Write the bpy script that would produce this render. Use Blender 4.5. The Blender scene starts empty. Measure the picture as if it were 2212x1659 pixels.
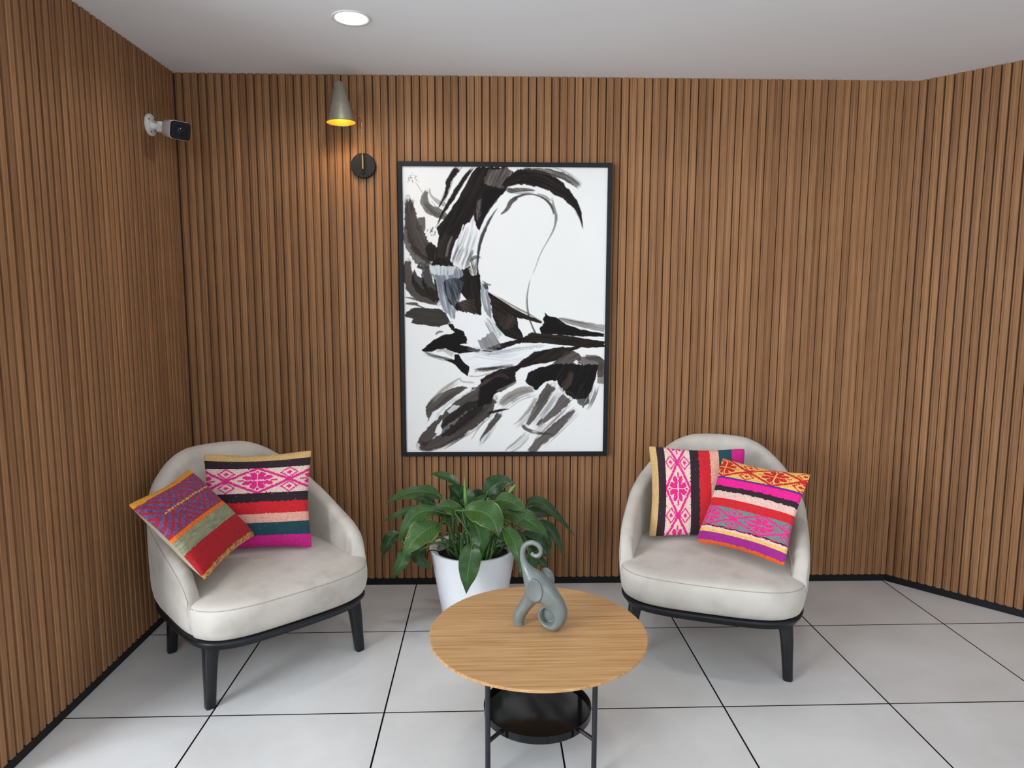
import bpy, bmesh, math, random
import numpy as np
from mathutils import Vector, Matrix, noise as mnoise

random.seed(7)
scene = bpy.context.scene
COL = scene.collection
PI = math.pi

# ------------------------------------------------------------------ camera
FPX, YAW, PITCH, ROLL = 1496.7, 0.0349, -0.1201, 0.0025
CAM = Vector((0.3643, -2.8810, 1.4323))
IW, IH = 2212.0, 1659.0
fw = Vector((math.sin(YAW) * math.cos(PITCH), math.cos(YAW) * math.cos(PITCH), math.sin(PITCH)))
r0 = Vector((math.cos(YAW), -math.sin(YAW), 0))
u0 = r0.cross(fw)
rt = r0 * math.cos(ROLL) + u0 * math.sin(ROLL)
upv = -r0 * math.sin(ROLL) + u0 * math.cos(ROLL)
cd = bpy.data.cameras.new('camera')
cam = bpy.data.objects.new('camera', cd)
COL.objects.link(cam)
cam.matrix_world = Matrix(((rt.x, upv.x, -fw.x, CAM.x), (rt.y, upv.y, -fw.y, CAM.y), (rt.z, upv.z, -fw.z, CAM.z), (0, 0, 0, 1)))
cd.sensor_fit = 'HORIZONTAL'
cd.sensor_width = 36.0
cd.lens = 36.0 * FPX / IW
cd.clip_start = 0.05
scene.camera = cam


def at(u, v, Y):
    """world point seen at photo pixel (u, v) at depth plane y = Y (used once, to read positions off the photograph)"""
    d = fw + rt * ((u - IW / 2) / FPX) + upv * ((IH / 2 - v) / FPX)
    return CAM + d * ((Y - CAM.y) / d.y)


# ------------------------------------------------------------------ world, light, exposure
w = bpy.data.worlds.new('world')
scene.world = w
w.use_nodes = True
bg = w.node_tree.nodes['Background']
bg.inputs[0].default_value = (0.86, 0.93, 1.0, 1)
bg.inputs[1].default_value = 0.70


def area(name, loc, target, sx, sy, power, col):
    l = bpy.data.lights.new(name, 'AREA')
    l.shape = 'RECTANGLE'
    l.size, l.size_y = sx, sy
    l.energy = power
    l.color = col
    o = bpy.data.objects.new(name, l)
    COL.objects.link(o)
    o.location = loc
    o.rotation_euler = (Vector(target) - Vector(loc)).to_track_quat('-Z', 'Y').to_euler()
    return o


area('daylight_side_window', (-3.4, -3.6, 1.9), (0.6, 0.0, 0.3), 2.0, 2.2, 260, (0.89, 0.945, 1.0))
area('daylight_front_glazing', (1.2, -5.0, 2.6), (0.7, 0.2, 0.5), 5.0, 2.4, 95, (0.92, 0.96, 1.0))

vs = scene.view_settings
vs.view_transform = 'Standard'
vs.look = 'None'
vs.exposure = -0.1
vs.gamma = 1.0
vs.use_curve_mapping = False


# ------------------------------------------------------------------ material helpers
class NT:
    def __init__(s, name):
        s.m = bpy.data.materials.new(name)
        s.m.use_nodes = True
        s.t = s.m.node_tree
        s.b = s.t.nodes['Principled BSDF']

    def n(s, typ, **kw):
        nd = s.t.nodes.new(typ)
        for k, v in kw.items():
            if k.startswith('i_'):
                nd.inputs[k[2:].replace('_', ' ')].default_value = v
            else:
                setattr(nd, k, v)
        return nd

    def l(s, a, b):
        s.t.links.new(a, b)

    def set(s, **kw):
        for k, v in kw.items():
            s.b.inputs[k.replace('_', ' ')].default_value = v

    def ramp(s, fac, stops):
        r = s.n('ShaderNodeValToRGB')
        e = r.color_ramp.elements
        while len(e) < len(stops):
            e.new(0.5)
        for el, (p, c) in zip(e, stops):
            el.position = p
            el.color = (*c, 1)
        s.l(fac, r.inputs[0])
        return r.outputs[0]

    def coord(s, out='Object', scale=(1, 1, 1), rnd=0.0):
        tc = s.n('ShaderNodeTexCoord')
        mp = s.n('ShaderNodeMapping')
        mp.inputs['Scale'].default_value = scale
        s.l(tc.outputs[out], mp.inputs[0])
        if rnd:
            oi = s.n('ShaderNodeObjectInfo')
            mu = s.n('ShaderNodeVectorMath', operation='MULTIPLY')
            cb = s.n('ShaderNodeCombineXYZ')
            for i in range(3):
                s.l(oi.outputs['Random'], cb.inputs[i])
            s.l(cb.outputs[0], mu.inputs[0])
            mu.inputs[1].default_value = (rnd, rnd * 1.7, rnd * .6)
            s.l(mu.outputs[0], mp.inputs['Location'])
        return mp.outputs[0]

    def noise(s, vec, scale, detail=3.0, rough=0.55):
        nd = s.n('ShaderNodeTexNoise')
        nd.inputs['Scale'].default_value = scale
        nd.inputs['Detail'].default_value = detail
        nd.inputs['Roughness'].default_value = rough
        s.l(vec, nd.inputs['Vector'])
        return nd.outputs['Fac']

    def bump(s, h, strength=0.2, dist=0.01):
        b = s.n('ShaderNodeBump')
        b.inputs['Strength'].default_value = strength
        b.inputs['Distance'].default_value = dist
        s.l(h, b.inputs['Height'])
        s.l(b.outputs[0], s.b.inputs['Normal'])

    def mix(s, fac, a, b, typ='MIX'):
        mx = s.n('ShaderNodeMix', data_type='RGBA', blend_type=typ)
        for sock, v in ((mx.inputs[0], fac), (mx.inputs[6], a), (mx.inputs[7], b)):
            if isinstance(v, (int, float)):
                sock.default_value = v
            elif isinstance(v, tuple):
                sock.default_value = (*v, 1)
            else:
                s.l(v, sock)
        return mx.outputs[2]

    def col(s, c):
        if isinstance(c, tuple):
            s.b.inputs['Base Color'].default_value = (*c, 1)
        else:
            s.l(c, s.b.inputs['Base Color'])
        return s.m


def math_node(q, op, a, b=None):
    nd = q.n('ShaderNodeMath', operation=op)
    for i, v in enumerate((a, b)):
        if v is None:
            continue
        if isinstance(v, (int, float)):
            nd.inputs[i].default_value = v
        else:
            q.l(v, nd.inputs[i])
    return nd.outputs[0]


M = {}


def simple(name, col, rough=0.5, metal=0.0, nscale=0, namt=0.15, spec=0.5, **kw):
    q = NT(name)
    q.set(Roughness=rough, Metallic=metal, **kw)
    q.b.inputs['Specular IOR Level'].default_value = spec
    if nscale:
        f = q.noise(q.coord(), nscale, 4)
        dk = tuple(c * (1 - namt) for c in col)
        lt = tuple(min(1, c * (1 + namt)) for c in col)
        q.col(q.ramp(f, [(0.3, dk), (0.7, lt)]))
        q.bump(f, 0.08, 0.002)
    else:
        q.col(col)
    M[name] = q.m
    return q.m


def make_slat_wood():
    q = NT('walnut_slat')
    q.set(Roughness=0.6)
    q.b.inputs['Specular IOR Level'].default_value = 0.15
    grain = q.noise(q.coord(scale=(90, 90, 1.6), rnd=37), 1.6, 6, .65)
    big = q.noise(q.coord(scale=(6, 6, .7), rnd=11), 1.5, 3)
    c1 = q.ramp(grain, [(0.30, (0.205, 0.098, 0.044)), (0.52, (0.305, 0.156, 0.074)), (0.72, (0.385, 0.210, 0.108))])
    c2 = q.mix(q.ramp(big, [(0.40, (0, 0, 0)), (0.75, (.30, .30, .30))]), c1, (0.20, 0.100, 0.050))
    oi = q.n('ShaderNodeObjectInfo')
    tone = q.ramp(oi.outputs['Random'], [(0.0, (.86, .84, .83)), (0.5, (1.0, 1.0, 1.0)), (1.0, (1.14, 1.13, 1.10))])
    q.col(q.mix(1.0, c2, tone, 'MULTIPLY'))
    q.bump(grain, 0.12, 0.002)
    M['slat'] = q.m


def make_tile():
    q = NT('porcelain_tile')
    q.set(Roughness=0.34)
    a = q.noise(q.coord(rnd=53), 3.0, 6, .6)
    b = q.noise(q.coord(rnd=29), 40, 4, .6)
    c = q.ramp(a, [(0.30, (0.615, 0.61, 0.60)), (0.70, (0.715, 0.717, 0.716))])
    c = q.mix(q.ramp(b, [(0.60, (0, 0, 0)), (0.8, (.35, .35, .35))]), c, (0.80, 0.80, 0.80))
    q.col(c)
    q.l(q.ramp(a, [(0.3, (.30,) * 3), (0.7, (.42,) * 3)]), q.b.inputs['Roughness'])
    q.bump(b, 0.03, 0.001)
    M['tile'] = q.m


def make_velvet():
    q = NT('velvet_upholstery')
    q.set(Roughness=0.85)
    q.b.inputs['Sheen Weight'].default_value = 0.35
    q.b.inputs['Sheen Roughness'].default_value = 0.4
    a = q.noise(q.coord(scale=(1, 1, 1), rnd=9), 7, 3, .55)
    f = q.noise(q.coord(), 700, 2)
    c = q.ramp(a, [(0.34, (0.45, 0.412, 0.365)), (0.48, (0.535, 0.495, 0.445)), (0.70, (0.595, 0.555, 0.505))])
    q.col(c)
    q.bump(f, 0.10, 0.001)
    M['velvet'] = q.m


def make_oak():
    q = NT('oak_veneer')
    q.set(Roughness=0.38)
    g = q.noise(q.coord(scale=(1.2, 42, 10)), 3.0, 6, .62)
    g2 = q.noise(q.coord(scale=(1.2, 160, 10)), 2.0, 3, .6)
    c = q.ramp(g, [(0.30, (0.33, 0.165, 0.060)), (0.48, (0.52, 0.29, 0.115)), (0.72, (0.64, 0.40, 0.19))])
    c = q.mix(q.ramp(g2, [(0.54, (0, 0, 0)), (0.74, (.5,) * 3)]), c, (0.26, 0.125, 0.045))
    q.col(c)
    q.bump(g, 0.05, 0.001)
    M['oak'] = q.m


def make_attr(name, attr, rough, sheen=0.0, fine=0.0, fscale=600):
    q = NT(name)
    q.set(Roughness=rough)
    if sheen:
        q.b.inputs['Sheen Weight'].default_value = sheen
    at_ = q.n('ShaderNodeAttribute', attribute_name=attr)
    if fine:
        f = q.noise(q.coord(), fscale, 3)
        q.col(q.mix(1.0, at_.outputs['Color'], q.ramp(f, [(0.3, (1 - fine,) * 3), (0.7, (1 + fine * .6,) * 3)]), 'MULTIPLY'))
        q.bump(f, 0.25, 0.002)
    else:
        q.col(at_.outputs['Color'])
    M[name] = q.m


def make_leaf(name, base, light, edge):
    q = NT(name)
    q.set(Roughness=0.27)
    uv = q.n('ShaderNodeUVMap', uv_map='UVMap')
    sx = q.n('ShaderNodeSeparateXYZ')
    q.l(uv.outputs[0], sx.inputs[0])
    t, s_ = sx.outputs[0], sx.outputs[1]
    ab = math_node(q, 'ABSOLUTE', math_node(q, 'SUBTRACT', s_, 0.5))          # 0 at midrib, .5 at edge
    ph = math_node(q, 'SUBTRACT', math_node(q, 'MULTIPLY', t, 150.0), math_node(q, 'MULTIPLY', ab, 62.0))
    vein = math_node(q, 'ADD', math_node(q, 'MULTIPLY', math_node(q, 'SINE', ph), 0.5), 0.5)
    n1 = q.noise(q.coord(rnd=5), 14, 3)
    c = q.mix(n1, base, light)
    c = q.mix(math_node(q, 'MULTIPLY', vein, 0.42), c, light)
    rib = q.ramp(ab, [(0.0, (1, 1, 1)), (0.028, (0, 0, 0))])
    c = q.mix(math_node(q, 'MULTIPLY', rib, 0.55), c, (0.16, 0.27, 0.06))
    if edge:
        em = q.ramp(math_node(q, 'ADD', ab, math_node(q, 'MULTIPLY', n1, 0.10)), [(0.525, (0, 0, 0)), (0.555, (1, 1, 1))])
        c = q.mix(math_node(q, 'MULTIPLY', em, edge), c, (0.42, 0.44, 0.09))
    q.col(c)
    q.b.inputs['Subsurface Weight'].default_value = 0.0
    q.bump(vein, 0.5, 0.003)
    M[name] = q.m


make_slat_wood(); make_tile(); make_velvet(); make_oak()
make_attr('weave', 'paint', 0.9, 0.06, 0.16, 420)
make_attr('canvas', 'paint', 0.7)
M['canvas'].node_tree.nodes['Principled BSDF'].inputs['Specular IOR Level'].default_value = 0.1
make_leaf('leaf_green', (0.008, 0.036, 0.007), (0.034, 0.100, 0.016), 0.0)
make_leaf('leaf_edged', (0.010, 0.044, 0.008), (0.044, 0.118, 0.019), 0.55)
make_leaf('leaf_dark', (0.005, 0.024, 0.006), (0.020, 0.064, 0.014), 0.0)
simple('stem_green', (0.055, 0.13, 0.03), 0.5, nscale=30)
simple('young_leaf', (0.13, 0.27, 0.06), 0.45, nscale=30)
simple('ceiling_paint', (0.86, 0.88, 0.90), 0.85, nscale=3, namt=0.012)
simple('wall_backing', (0.095, 0.044, 0.021), 0.7, nscale=12)
simple('black_base', (0.012, 0.012, 0.013), 0.5, nscale=20, spec=0.15)
simple('grout', (0.018, 0.017, 0.016), 0.9, nscale=60, spec=0.1)
simple('black_wood', (0.010, 0.011, 0.013), 0.33, nscale=25, namt=.3, spec=0.35)
simple('black_metal', (0.016, 0.018, 0.022), 0.38, nscale=60, namt=.2, spec=0.35)
simple('tray_gloss', (0.005, 0.005, 0.006), 0.10, spec=0.3)
simple('frame_black', (0.011, 0.012, 0.015), 0.42, nscale=30, namt=.2, spec=0.2)
simple('pot_white', (0.78, 0.80, 0.83), 0.28, nscale=15, namt=.015)
simple('soil', (0.013, 0.009, 0.007), 0.95, nscale=80, namt=.6)
simple('liner', (0.62, 0.58, 0.54), 0.6, nscale=25)
simple('cushion_back', (0.52, 0.42, 0.29), 0.9, nscale=200)
simple('ceramic', (0.165, 0.188, 0.180), 0.28, nscale=40, namt=.03)
simple('plastic_white', (0.72, 0.72, 0.71), 0.4, nscale=30, namt=.03)
simple('plastic_black', (0.006, 0.006, 0.008), 0.15, spec=0.25)
simple('lens_glass', (0.012, 0.012, 0.016), 0.05, spec=0.3)
simple('lamp_shade_metal', (0.36, 0.35, 0.29), 0.33, 0.85, nscale=60, namt=.1)
simple('brass', (0.55, 0.38, 0.17), 0.22, 1.0, nscale=50, namt=.08)
simple('shade_inner', (0.85, 0.45, 0.05), 0.45, 0.6, nscale=20, namt=.05)
simple('plate_black', (0.012, 0.012, 0.013), 0.45, nscale=60, namt=.2, spec=0.2)
simple('stitch', (0.36, 0.33, 0.30), 0.9, nscale=60)


def emis(name, col, strength):
    q = NT(name)
    q.col((0.8, 0.8, 0.8))
    q.b.inputs['Emission Color'].default_value = (*col, 1)
    q.b.inputs['Emission Strength'].default_value = strength
    M[name] = q.m


emis('bulb_glow', (1.0, 0.72, 0.30), 30)
emis('led_glow', (1.0, 0.97, 0.90), 14)


# ------------------------------------------------------------------ object helpers
def link(name, me, mat, parent=None, smooth=True):
    o = bpy.data.objects.new(name, me)
    COL.objects.link(o)
    if mat is not None and not me.materials:
        me.materials.append(M[mat] if isinstance(mat, str) else mat)
    if parent is not None:
        o.parent = parent
    if smooth:
        me.polygons.foreach_set('use_smooth', [True] * len(me.polygons))
    return o


def from_bm(name, bm, mat, parent=None, smooth=True, sharp=None):
    me = bpy.data.meshes.new(name)
    bmesh.ops.recalc_face_normals(bm, faces=bm.faces)
    bm.to_mesh(me)
    bm.free()
    o = link(name, me, mat, parent, smooth)
    if sharp is not None:
        me.set_sharp_from_angle(angle=math.radians(sharp))
    return o


def tag(o, label=None, cat=None, group=None, kind=None):
    if label: o['label'] = label
    if cat: o['category'] = cat
    if group: o['group'] = group
    if kind: o['kind'] = kind
    return o


def empty(name, loc=(0, 0, 0), rz=0.0):
    o = bpy.data.objects.new(name, None)
    o.empty_display_size = 0.05
    COL.objects.link(o)
    o.location = loc
    o.rotation_euler = (0, 0, rz)
    return o


def box(bm, x0, x1, y0, y1, z0, z1, bev=0.0, seg=1):
    t = bmesh.new()
    vs_ = [t.verts.new(c) for c in ((x0, y0, z0), (x1, y0, z0), (x1, y1, z0), (x0, y1, z0), (x0, y0, z1), (x1, y0, z1), (x1, y1, z1), (x0, y1, z1))]
    for f in ((0, 3, 2, 1), (4, 5, 6, 7), (0, 1, 5, 4), (1, 2, 6, 5), (2, 3, 7, 6), (3, 0, 4, 7)):
        t.faces.new([vs_[i] for i in f])
    if bev:
        bmesh.ops.bevel(t, geom=t.edges[:], offset=bev, segments=seg, affect='EDGES', profile=0.5)
    merge(bm, t)


def merge(bm, t):
    me = bpy.data.meshes.new('tmp')
    t.to_mesh(me)
    t.free()
    bm.from_mesh(me)
    bpy.data.meshes.remove(me)


def lathe(bm, prof, seg=48, cx=0, cy=0, close=False):
    rings = []
    for r, z in prof:
        if r < 1e-6:
            rings.append([bm.verts.new((cx, cy, z))])
        else:
            rings.append([bm.verts.new((cx + r * math.cos(2 * PI * i / seg), cy + r * math.sin(2 * PI * i / seg), z)) for i in range(seg)])
    prs = list(zip(rings[:-1], rings[1:]))
    if close:
        prs.append((rings[-1], rings[0]))
    for a, b in prs:
        for i in range(seg):
            j = (i + 1) % seg
            if len(a) == 1 and len(b) == 1:
                continue
            if len(a) == 1:
                bm.faces.new((a[0], b[j], b[i]))
            elif len(b) == 1:
                bm.faces.new((a[i], a[j], b[0]))
            else:
                bm.faces.new((a[i], a[j], b[j], b[i]))


def smooth_path(pts, n):
    """Catmull-Rom through points given as tuples of any length"""
    P = [np.array(p, float) for p in pts]
    P = [2 * P[0] - P[1]] + P + [2 * P[-1] - P[-2]]
    out = []
    for i in range(1, len(P) - 2):
        for k in range(n):
            t = k / n
            a, b, c, d = P[i - 1], P[i], P[i + 1], P[i + 2]
            out.append(0.5 * ((2 * b) + (c - a) * t + (2 * a - 5 * b + 4 * c - d) * t * t + (3 * b - a - 3 * c + d) * t ** 3))
    out.append(P[-2])
    return out


def tube(bm, pts, rad, seg=10, cap=True, flat=None):
    """pts: list of 3-vectors; rad: number or list; flat: (axis, factor) squashes the section along a world axis"""
    pts = [Vector(p[:3]) for p in pts]
    if not hasattr(rad, '__len__'):
        rad = [rad] * len(pts)
    rings = []
    up = None
    for i, p in enumerate(pts):
        t = (pts[min(i + 1, len(pts) - 1)] - pts[max(i - 1, 0)]).normalized()
        if up is None:
            up = Vector((0, 0, 1)) if abs(t.z) < 0.9 else Vector((0, 1, 0))
        s = t.cross(up)
        if s.length < 1e-4:
            s = t.orthogonal()
        s.normalize()
        up = s.cross(t).normalized()
        ring = []
        for k in range(seg):
            a = 2 * PI * k / seg
            off = (s * math.cos(a) + up * math.sin(a)) * rad[i]
            if flat:
                off[flat[0]] *= flat[1]
            ring.append(bm.verts.new(p + off))
        rings.append(ring)
    for a, b in zip(rings[:-1], rings[1:]):
        for k in range(seg):
            bm.faces.new((a[k], a[(k + 1) % seg], b[(k + 1) % seg], b[k]))
    if cap:
        bm.faces.new(rings[0][::-1])
        bm.faces.new(rings[-1])


def grid_mesh(name, V3, close_u=False):
    """V3: array (nu, nv, 3)"""
    nu, nv = V3.shape[:2]
    idx = np.arange(nu * nv).reshape(nu, nv)
    a, b, c, d = idx[:-1, :-1], idx[1:, :-1], idx[1:, 1:], idx[:-1, 1:]
    F = np.stack([a, b, c, d], -1).reshape(-1, 4)
    me = bpy.data.meshes.new(name)
    me.vertices.add(nu * nv)
    me.vertices.foreach_set('co', V3.reshape(-1).astype(np.float32))
    me.loops.add(F.size)
    me.loops.foreach_set('vertex_index', F.reshape(-1).astype(np.int32))
    me.polygons.add(len(F))
    me.polygons.foreach_set('loop_start', np.arange(0, F.size, 4, dtype=np.int32))
    me.polygons.foreach_set('loop_total', np.full(len(F), 4, dtype=np.int32))
    me.update(calc_edges=True)
    return me


# ------------------------------------------------------------------ the room shell
H = 2.47
BL = Vector((-1.080, 0.506, 0))      # back-left corner, face of the slats
BR = Vector((2.408, 0.478, 0))       # corner between back and angled right wall
LE = Vector((-1.092, -0.925, 0))     # free end of the left wall
RE = Vector((2.408, 0.478, 0)) + Vector((0.395, -0.436, 0)).normalized() * 1.9
PITCHW, SW, SD, BASE_H = 0.0364, 0.0330, 0.0160, 0.036

# floor slab with single tiles
bm = bmesh.new()
box(bm, -5.4, 6.0, -7.2, 0.75, -0.06, -0.0045)
floor = tag(from_bm('floor', bm, 'grout', smooth=False), 'floor of large pale grey porcelain tiles with dark joints', 'floor', kind='structure')
TS, GAP = 0.6, 0.0060
bm = bmesh.new()
box(bm, GAP / 2, TS - GAP / 2, GAP / 2, TS - GAP / 2, -0.005, 0.0)
for f_ in bm.faces:
    f_.material_index = 0 if f_.normal.z > 0.5 else 1
full = bpy.data.meshes.new('floor_tile')
bm.to_mesh(full); bm.free()
full.materials.append(M['tile'])
full.materials.append(M['grout'])
rdir = (RE - BR).normalized()
rnorm = Vector((-rdir.y, rdir.x, 0))           # points behind the right wall
if rnorm.dot(Vector((1, 1, 0))) < 0:
    rnorm = -rnorm
for i in range(-9, 10):
    for j in range(-12, 1):
        x0, y0 = i * TS, j * TS
        cs = [Vector((x0 + a * TS, y0 + b * TS, 0)) for a in (0, 1) for b in (0, 1)]
        if all((c - BR).dot(rnorm) > 0.01 for c in cs):
            continue
        me = full
        cuts = []
        if y0 + TS > 0.5:
            cuts.append((Vector((0, 0.52, 0)), Vector((0, 1, 0))))
        if any((c - BR).dot(rnorm) > 0.03 for c in cs):
            cuts.append((BR + rnorm * 0.03, rnorm))
        if i == -2 and y0 > -0.9:
            cuts.append((Vector((-1.10, 0, 0)), Vector((-1, 0, 0))))
        if i < -2 and y0 > -0.9:
            continue
        if cuts:
            b2 = bmesh.new()
            b2.from_mesh(full)
            for co, no in cuts:
                r = bmesh.ops.bisect_plane(b2, geom=b2.verts[:] + b2.edges[:] + b2.faces[:], plane_co=co - Vector((x0, y0, 0)), plane_no=no, clear_outer=True)
                bmesh.ops.holes_fill(b2, edges=[e for e in b2.edges if e.is_boundary])
            me = bpy.data.meshes.new('floor_tile_cut')
            b2.to_mesh(me); b2.free()
            if not me.materials:
                me.materials.append(M['tile'])
                me.materials.append(M['grout'])
            if not len(me.polygons):
                continue
        o = bpy.data.objects.new('floor_tile', me)
        COL.objects.link(o)
        o.parent = floor
        o.location = (x0, y0, 0)

# ceiling
bm = bmesh.new()
box(bm, -5.4, 6.0, -3.4, 0.75, H, H + 0.12)
tag(from_bm('ceiling', bm, 'ceiling_paint', smooth=False), 'smooth white painted ceiling', 'ceiling', kind='structure')

# slatted walls
bm = bmesh.new()
SECT = [(-0.0160, 0.0084), (-0.0153, 0.0074), (-0.0072, 0.0070), (-0.0070, 0.0020), (-0.0056, 0.0004), (-0.0040, 0.0), (0.0128, 0.0), (0.0146, 0.0005), (0.0160, 0.0022), (0.0162, SD), (-0.0165, SD)]
PLAIN = [(-0.0124, SD), (-0.0122, 0.0020), (-0.0108, 0.0004), (-0.0092, 0.0), (0.0092, 0.0), (0.0108, 0.0004), (0.0122, 0.0020), (0.0124, SD)]
bm.free()


def slat_mesh(sect):
    bm = bmesh.new()
    lo_ = [bm.verts.new((x, y, BASE_H)) for x, y in sect]
    hi_ = [bm.verts.new((x, y, H)) for x, y in sect]
    for i_ in range(len(sect)):
        j_ = (i_ + 1) % len(sect)
        bm.faces.new((lo_[i_], lo_[j_], hi_[j_], hi_[i_]))
    bm.faces.new(lo_[::-1])
    bm.faces.new(hi_)
    bmesh.ops.recalc_face_normals(bm, faces=bm.faces)
    me = bpy.data.meshes.new('slat')
    bm.to_mesh(me); bm.free()
    me.materials.append(M['slat'])
    return me


slat_me, plain_me = slat_mesh(SECT), slat_mesh(PLAIN)


def slat_wall(name, A, B, label, thick=0.12, off=0.5, sm=None):
    """A to B runs left to right as seen from the room; slat faces lie on the line A-B"""
    d = (B - A)
    L = d.length
    d.normalize()
    n = Vector((-d.y, d.x, 0))      # away from the room
    ang = math.atan2(d.y, d.x)
    bm = bmesh.new()
    box(bm, -0.02, L + 0.02, SD, SD + thick, 0, H)
    wl = from_bm(name, bm, 'wall_backing', smooth=False)
    wl.location = A
    wl.rotation_euler = (0, 0, ang)
    tag(wl, label, 'wall', kind='structure')
    k = off
    while k * PITCHW < L - 0.008:
        o = bpy.data.objects.new('slat', sm or slat_me)
        COL.objects.link(o)
        o.parent = wl
        o.location = (k * PITCHW + (0.0, 0.0012, -0.0011)[int(k) % 3], 0, 0)
        k += 1
    bm = bmesh.new()
    box(bm, 0.0, L, 0.003, SD + 0.004, 0.0, BASE_H, 0.001)
    bb = from_bm(name.replace('wall', 'baseboard'), bm, 'black_base', smooth=False)
    bb.location = A
    bb.rotation_euler = (0, 0, ang)
    tag(bb, 'low black skirting under the ' + label.split(' slatted')[0] + ' slatted wall', 'skirting', kind='structure')
    return wl


slat_wall('wall_left', LE, BL, 'left slatted walnut wall', off=((BL - LE).length - 0.0168) / PITCHW % 1, sm=plain_me)
slat_wall('wall_back', BL, BR, 'back slatted walnut wall behind the painting', off=0.47)
slat_wall('wall_right', BR, RE, 'right slatted walnut wall set at an angle', off=0.46)
bm = bmesh.new()
box(bm, -0.135, 0.006, -0.022, 0.0, BASE_H, H, 0.0015)
t = from_bm('trim_1', bm, 'slat', smooth=False)
t.location = (LE.x, LE.y, 0)
tag(t, 'flat walnut end board on the free end of the left wall', 'trim', kind='structure')
bm = bmesh.new()
box(bm, -0.135, 0.0, -0.020, 0.0, 0, BASE_H)
t = from_bm('trim_2', bm, 'black_base', smooth=False)
t.location = (LE.x, LE.y, 0)
tag(t, 'black skirting under the end board of the left wall', 'skirting', kind='structure')


# ------------------------------------------------------------------ recessed ceiling light
dl = empty('ceiling_downlight', (-0.140, -0.149, H))
bm = bmesh.new()
lathe(bm, [(0.0590, 0.0), (0.0590, -0.002), (0.0705, -0.0035), (0.0725, -0.0015), (0.0725, 0.0)], 48)
from_bm('trim_ring', bm, 'plastic_white', dl)
bm = bmesh.new()
lathe(bm, [(0.0, -0.0012), (0.0592, -0.0012), (0.0592, 0.0)], 48)
from_bm('diffuser', bm, 'led_glow', dl)
tag(dl, 'round recessed ceiling light glowing white', 'ceiling light')
sl = bpy.data.lights.new('downlight_beam', 'SPOT')
sl.energy = 14
sl.spot_size = math.radians(166)
sl.spot_blend = 0.35
sl.shadow_soft_size = 0.06
sl.color = (1.0, 0.96, 0.90)
so = bpy.data.objects.new('downlight_beam', sl)
COL.objects.link(so)
so.location = (-0.140, -0.149, H - 0.012)
so2 = bpy.data.objects.new('downlight_beam', sl)      # the next ceiling light of the row, above the top edge of the view
COL.objects.link(so2)
so2.location = (1.35, -0.75, H - 0.012)

# ------------------------------------------------------------------ wall lamp
WF = 0.497   # slat face near the lamp
wl = empty('wall_lamp', (-0.217, WF, 2.056))
bm = bmesh.new()
lathe(bm, [(0, 0.0), (0.0545, 0.0), (0.0575, 0.003), (0.0575, 0.017), (0.0550, 0.020), (0, 0.020)], 56)
bmesh.ops.rotate(bm, verts=bm.verts, matrix=Matrix.Rotation(PI / 2, 3, 'X'))
from_bm('back_plate', bm, 'plate_black', wl, sharp=40)
bm = bmesh.new()
lathe(bm, [(0, 0.019), (0.006, 0.019), (0.006, 0.024), (0.0045, 0.0255), (0, 0.0255)], 18)
bmesh.ops.rotate(bm, verts=bm.verts, matrix=Matrix.Rotation(PI / 2, 3, 'X'))
bmesh.ops.translate(bm, verts=bm.verts, vec=(0, 0, -0.034))
from_bm('switch_knob', bm, 'plate_black', wl)
bm = bmesh.new()
tube(bm, [(0, -0.020, -0.012), (0, -0.030, -0.012)], 0.006, 12)
tube(bm, [(0, -0.032, -0.016), (0, -0.032, 0.044)], 0.0062, 14)
from_bm('swivel_socket', bm, 'brass', wl, sharp=50)
bm = bmesh.new()
P0 = [(0, -0.032, 0.03), (0, -0.032, 0.12), (0.0, -0.034, 0.178), (-0.004, -0.042, 0.198), (-0.030, -0.085, 0.228), (-0.052, -0.125, 0.248)]
tube(bm, smooth_path(P0, 6), 0.0036, 10)
from_bm('arm', bm, 'brass', wl)
SC = Vector((-0.071, -0.147, 0.161))   # bottom centre of the shade relative to the plate
bm = bmesh.new()
lathe(bm, [(0.0, 0.1745), (0.010, 0.1745), (0.0185, 0.172), (0.0205, 0.168), (0.0640, 0.004), (0.0655, 0.0), (0.0640, -0.0008), (0.0622, 0.004), (0.0188, 0.166), (0.0, 0.168)], 56)
sh = from_bm('shade', bm, 'lamp_shade_metal', wl, sharp=50)
sh.location = SC
sh.rotation_euler = (0.0, math.radians(-1.5), 0)
bm = bmesh.new()
lathe(bm, [(0.0628, 0.0015), (0.0612, 0.006), (0.0186, 0.164), (0.0, 0.164)], 56)
from_bm('shade_lining', bm, 'shade_inner', sh)
bm = bmesh.new()
lathe(bm, [(0, 0.180), (0.004, 0.180), (0.005, 0.174), (0, 0.174)], 16)
from_bm('finial', bm, 'brass', sh)
bm = bmesh.new()
bmesh.ops.create_uvsphere(bm, u_segments=24, v_segments=14, radius=0.024)
bmesh.ops.translate(bm, verts=bm.verts, vec=(0, 0, 0.045))
from_bm('bulb', bm, 'bulb_glow', sh)
tag(wl, 'wall lamp with conical brushed metal shade and round black back plate', 'lamp')
pl = bpy.data.lights.new('wall_lamp_light', 'SPOT')
pl.energy = 1.8
pl.color = (1.0, 0.74, 0.40)
pl.spot_size = math.radians(140)
pl.spot_blend = 0.7
pl.shadow_soft_size = 0.03
po = bpy.data.objects.new('wall_lamp_light', pl)
COL.objects.link(po)
po.location = Vector((-0.217, WF, 2.056)) + SC + Vector((0, 0, 0.012))

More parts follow.
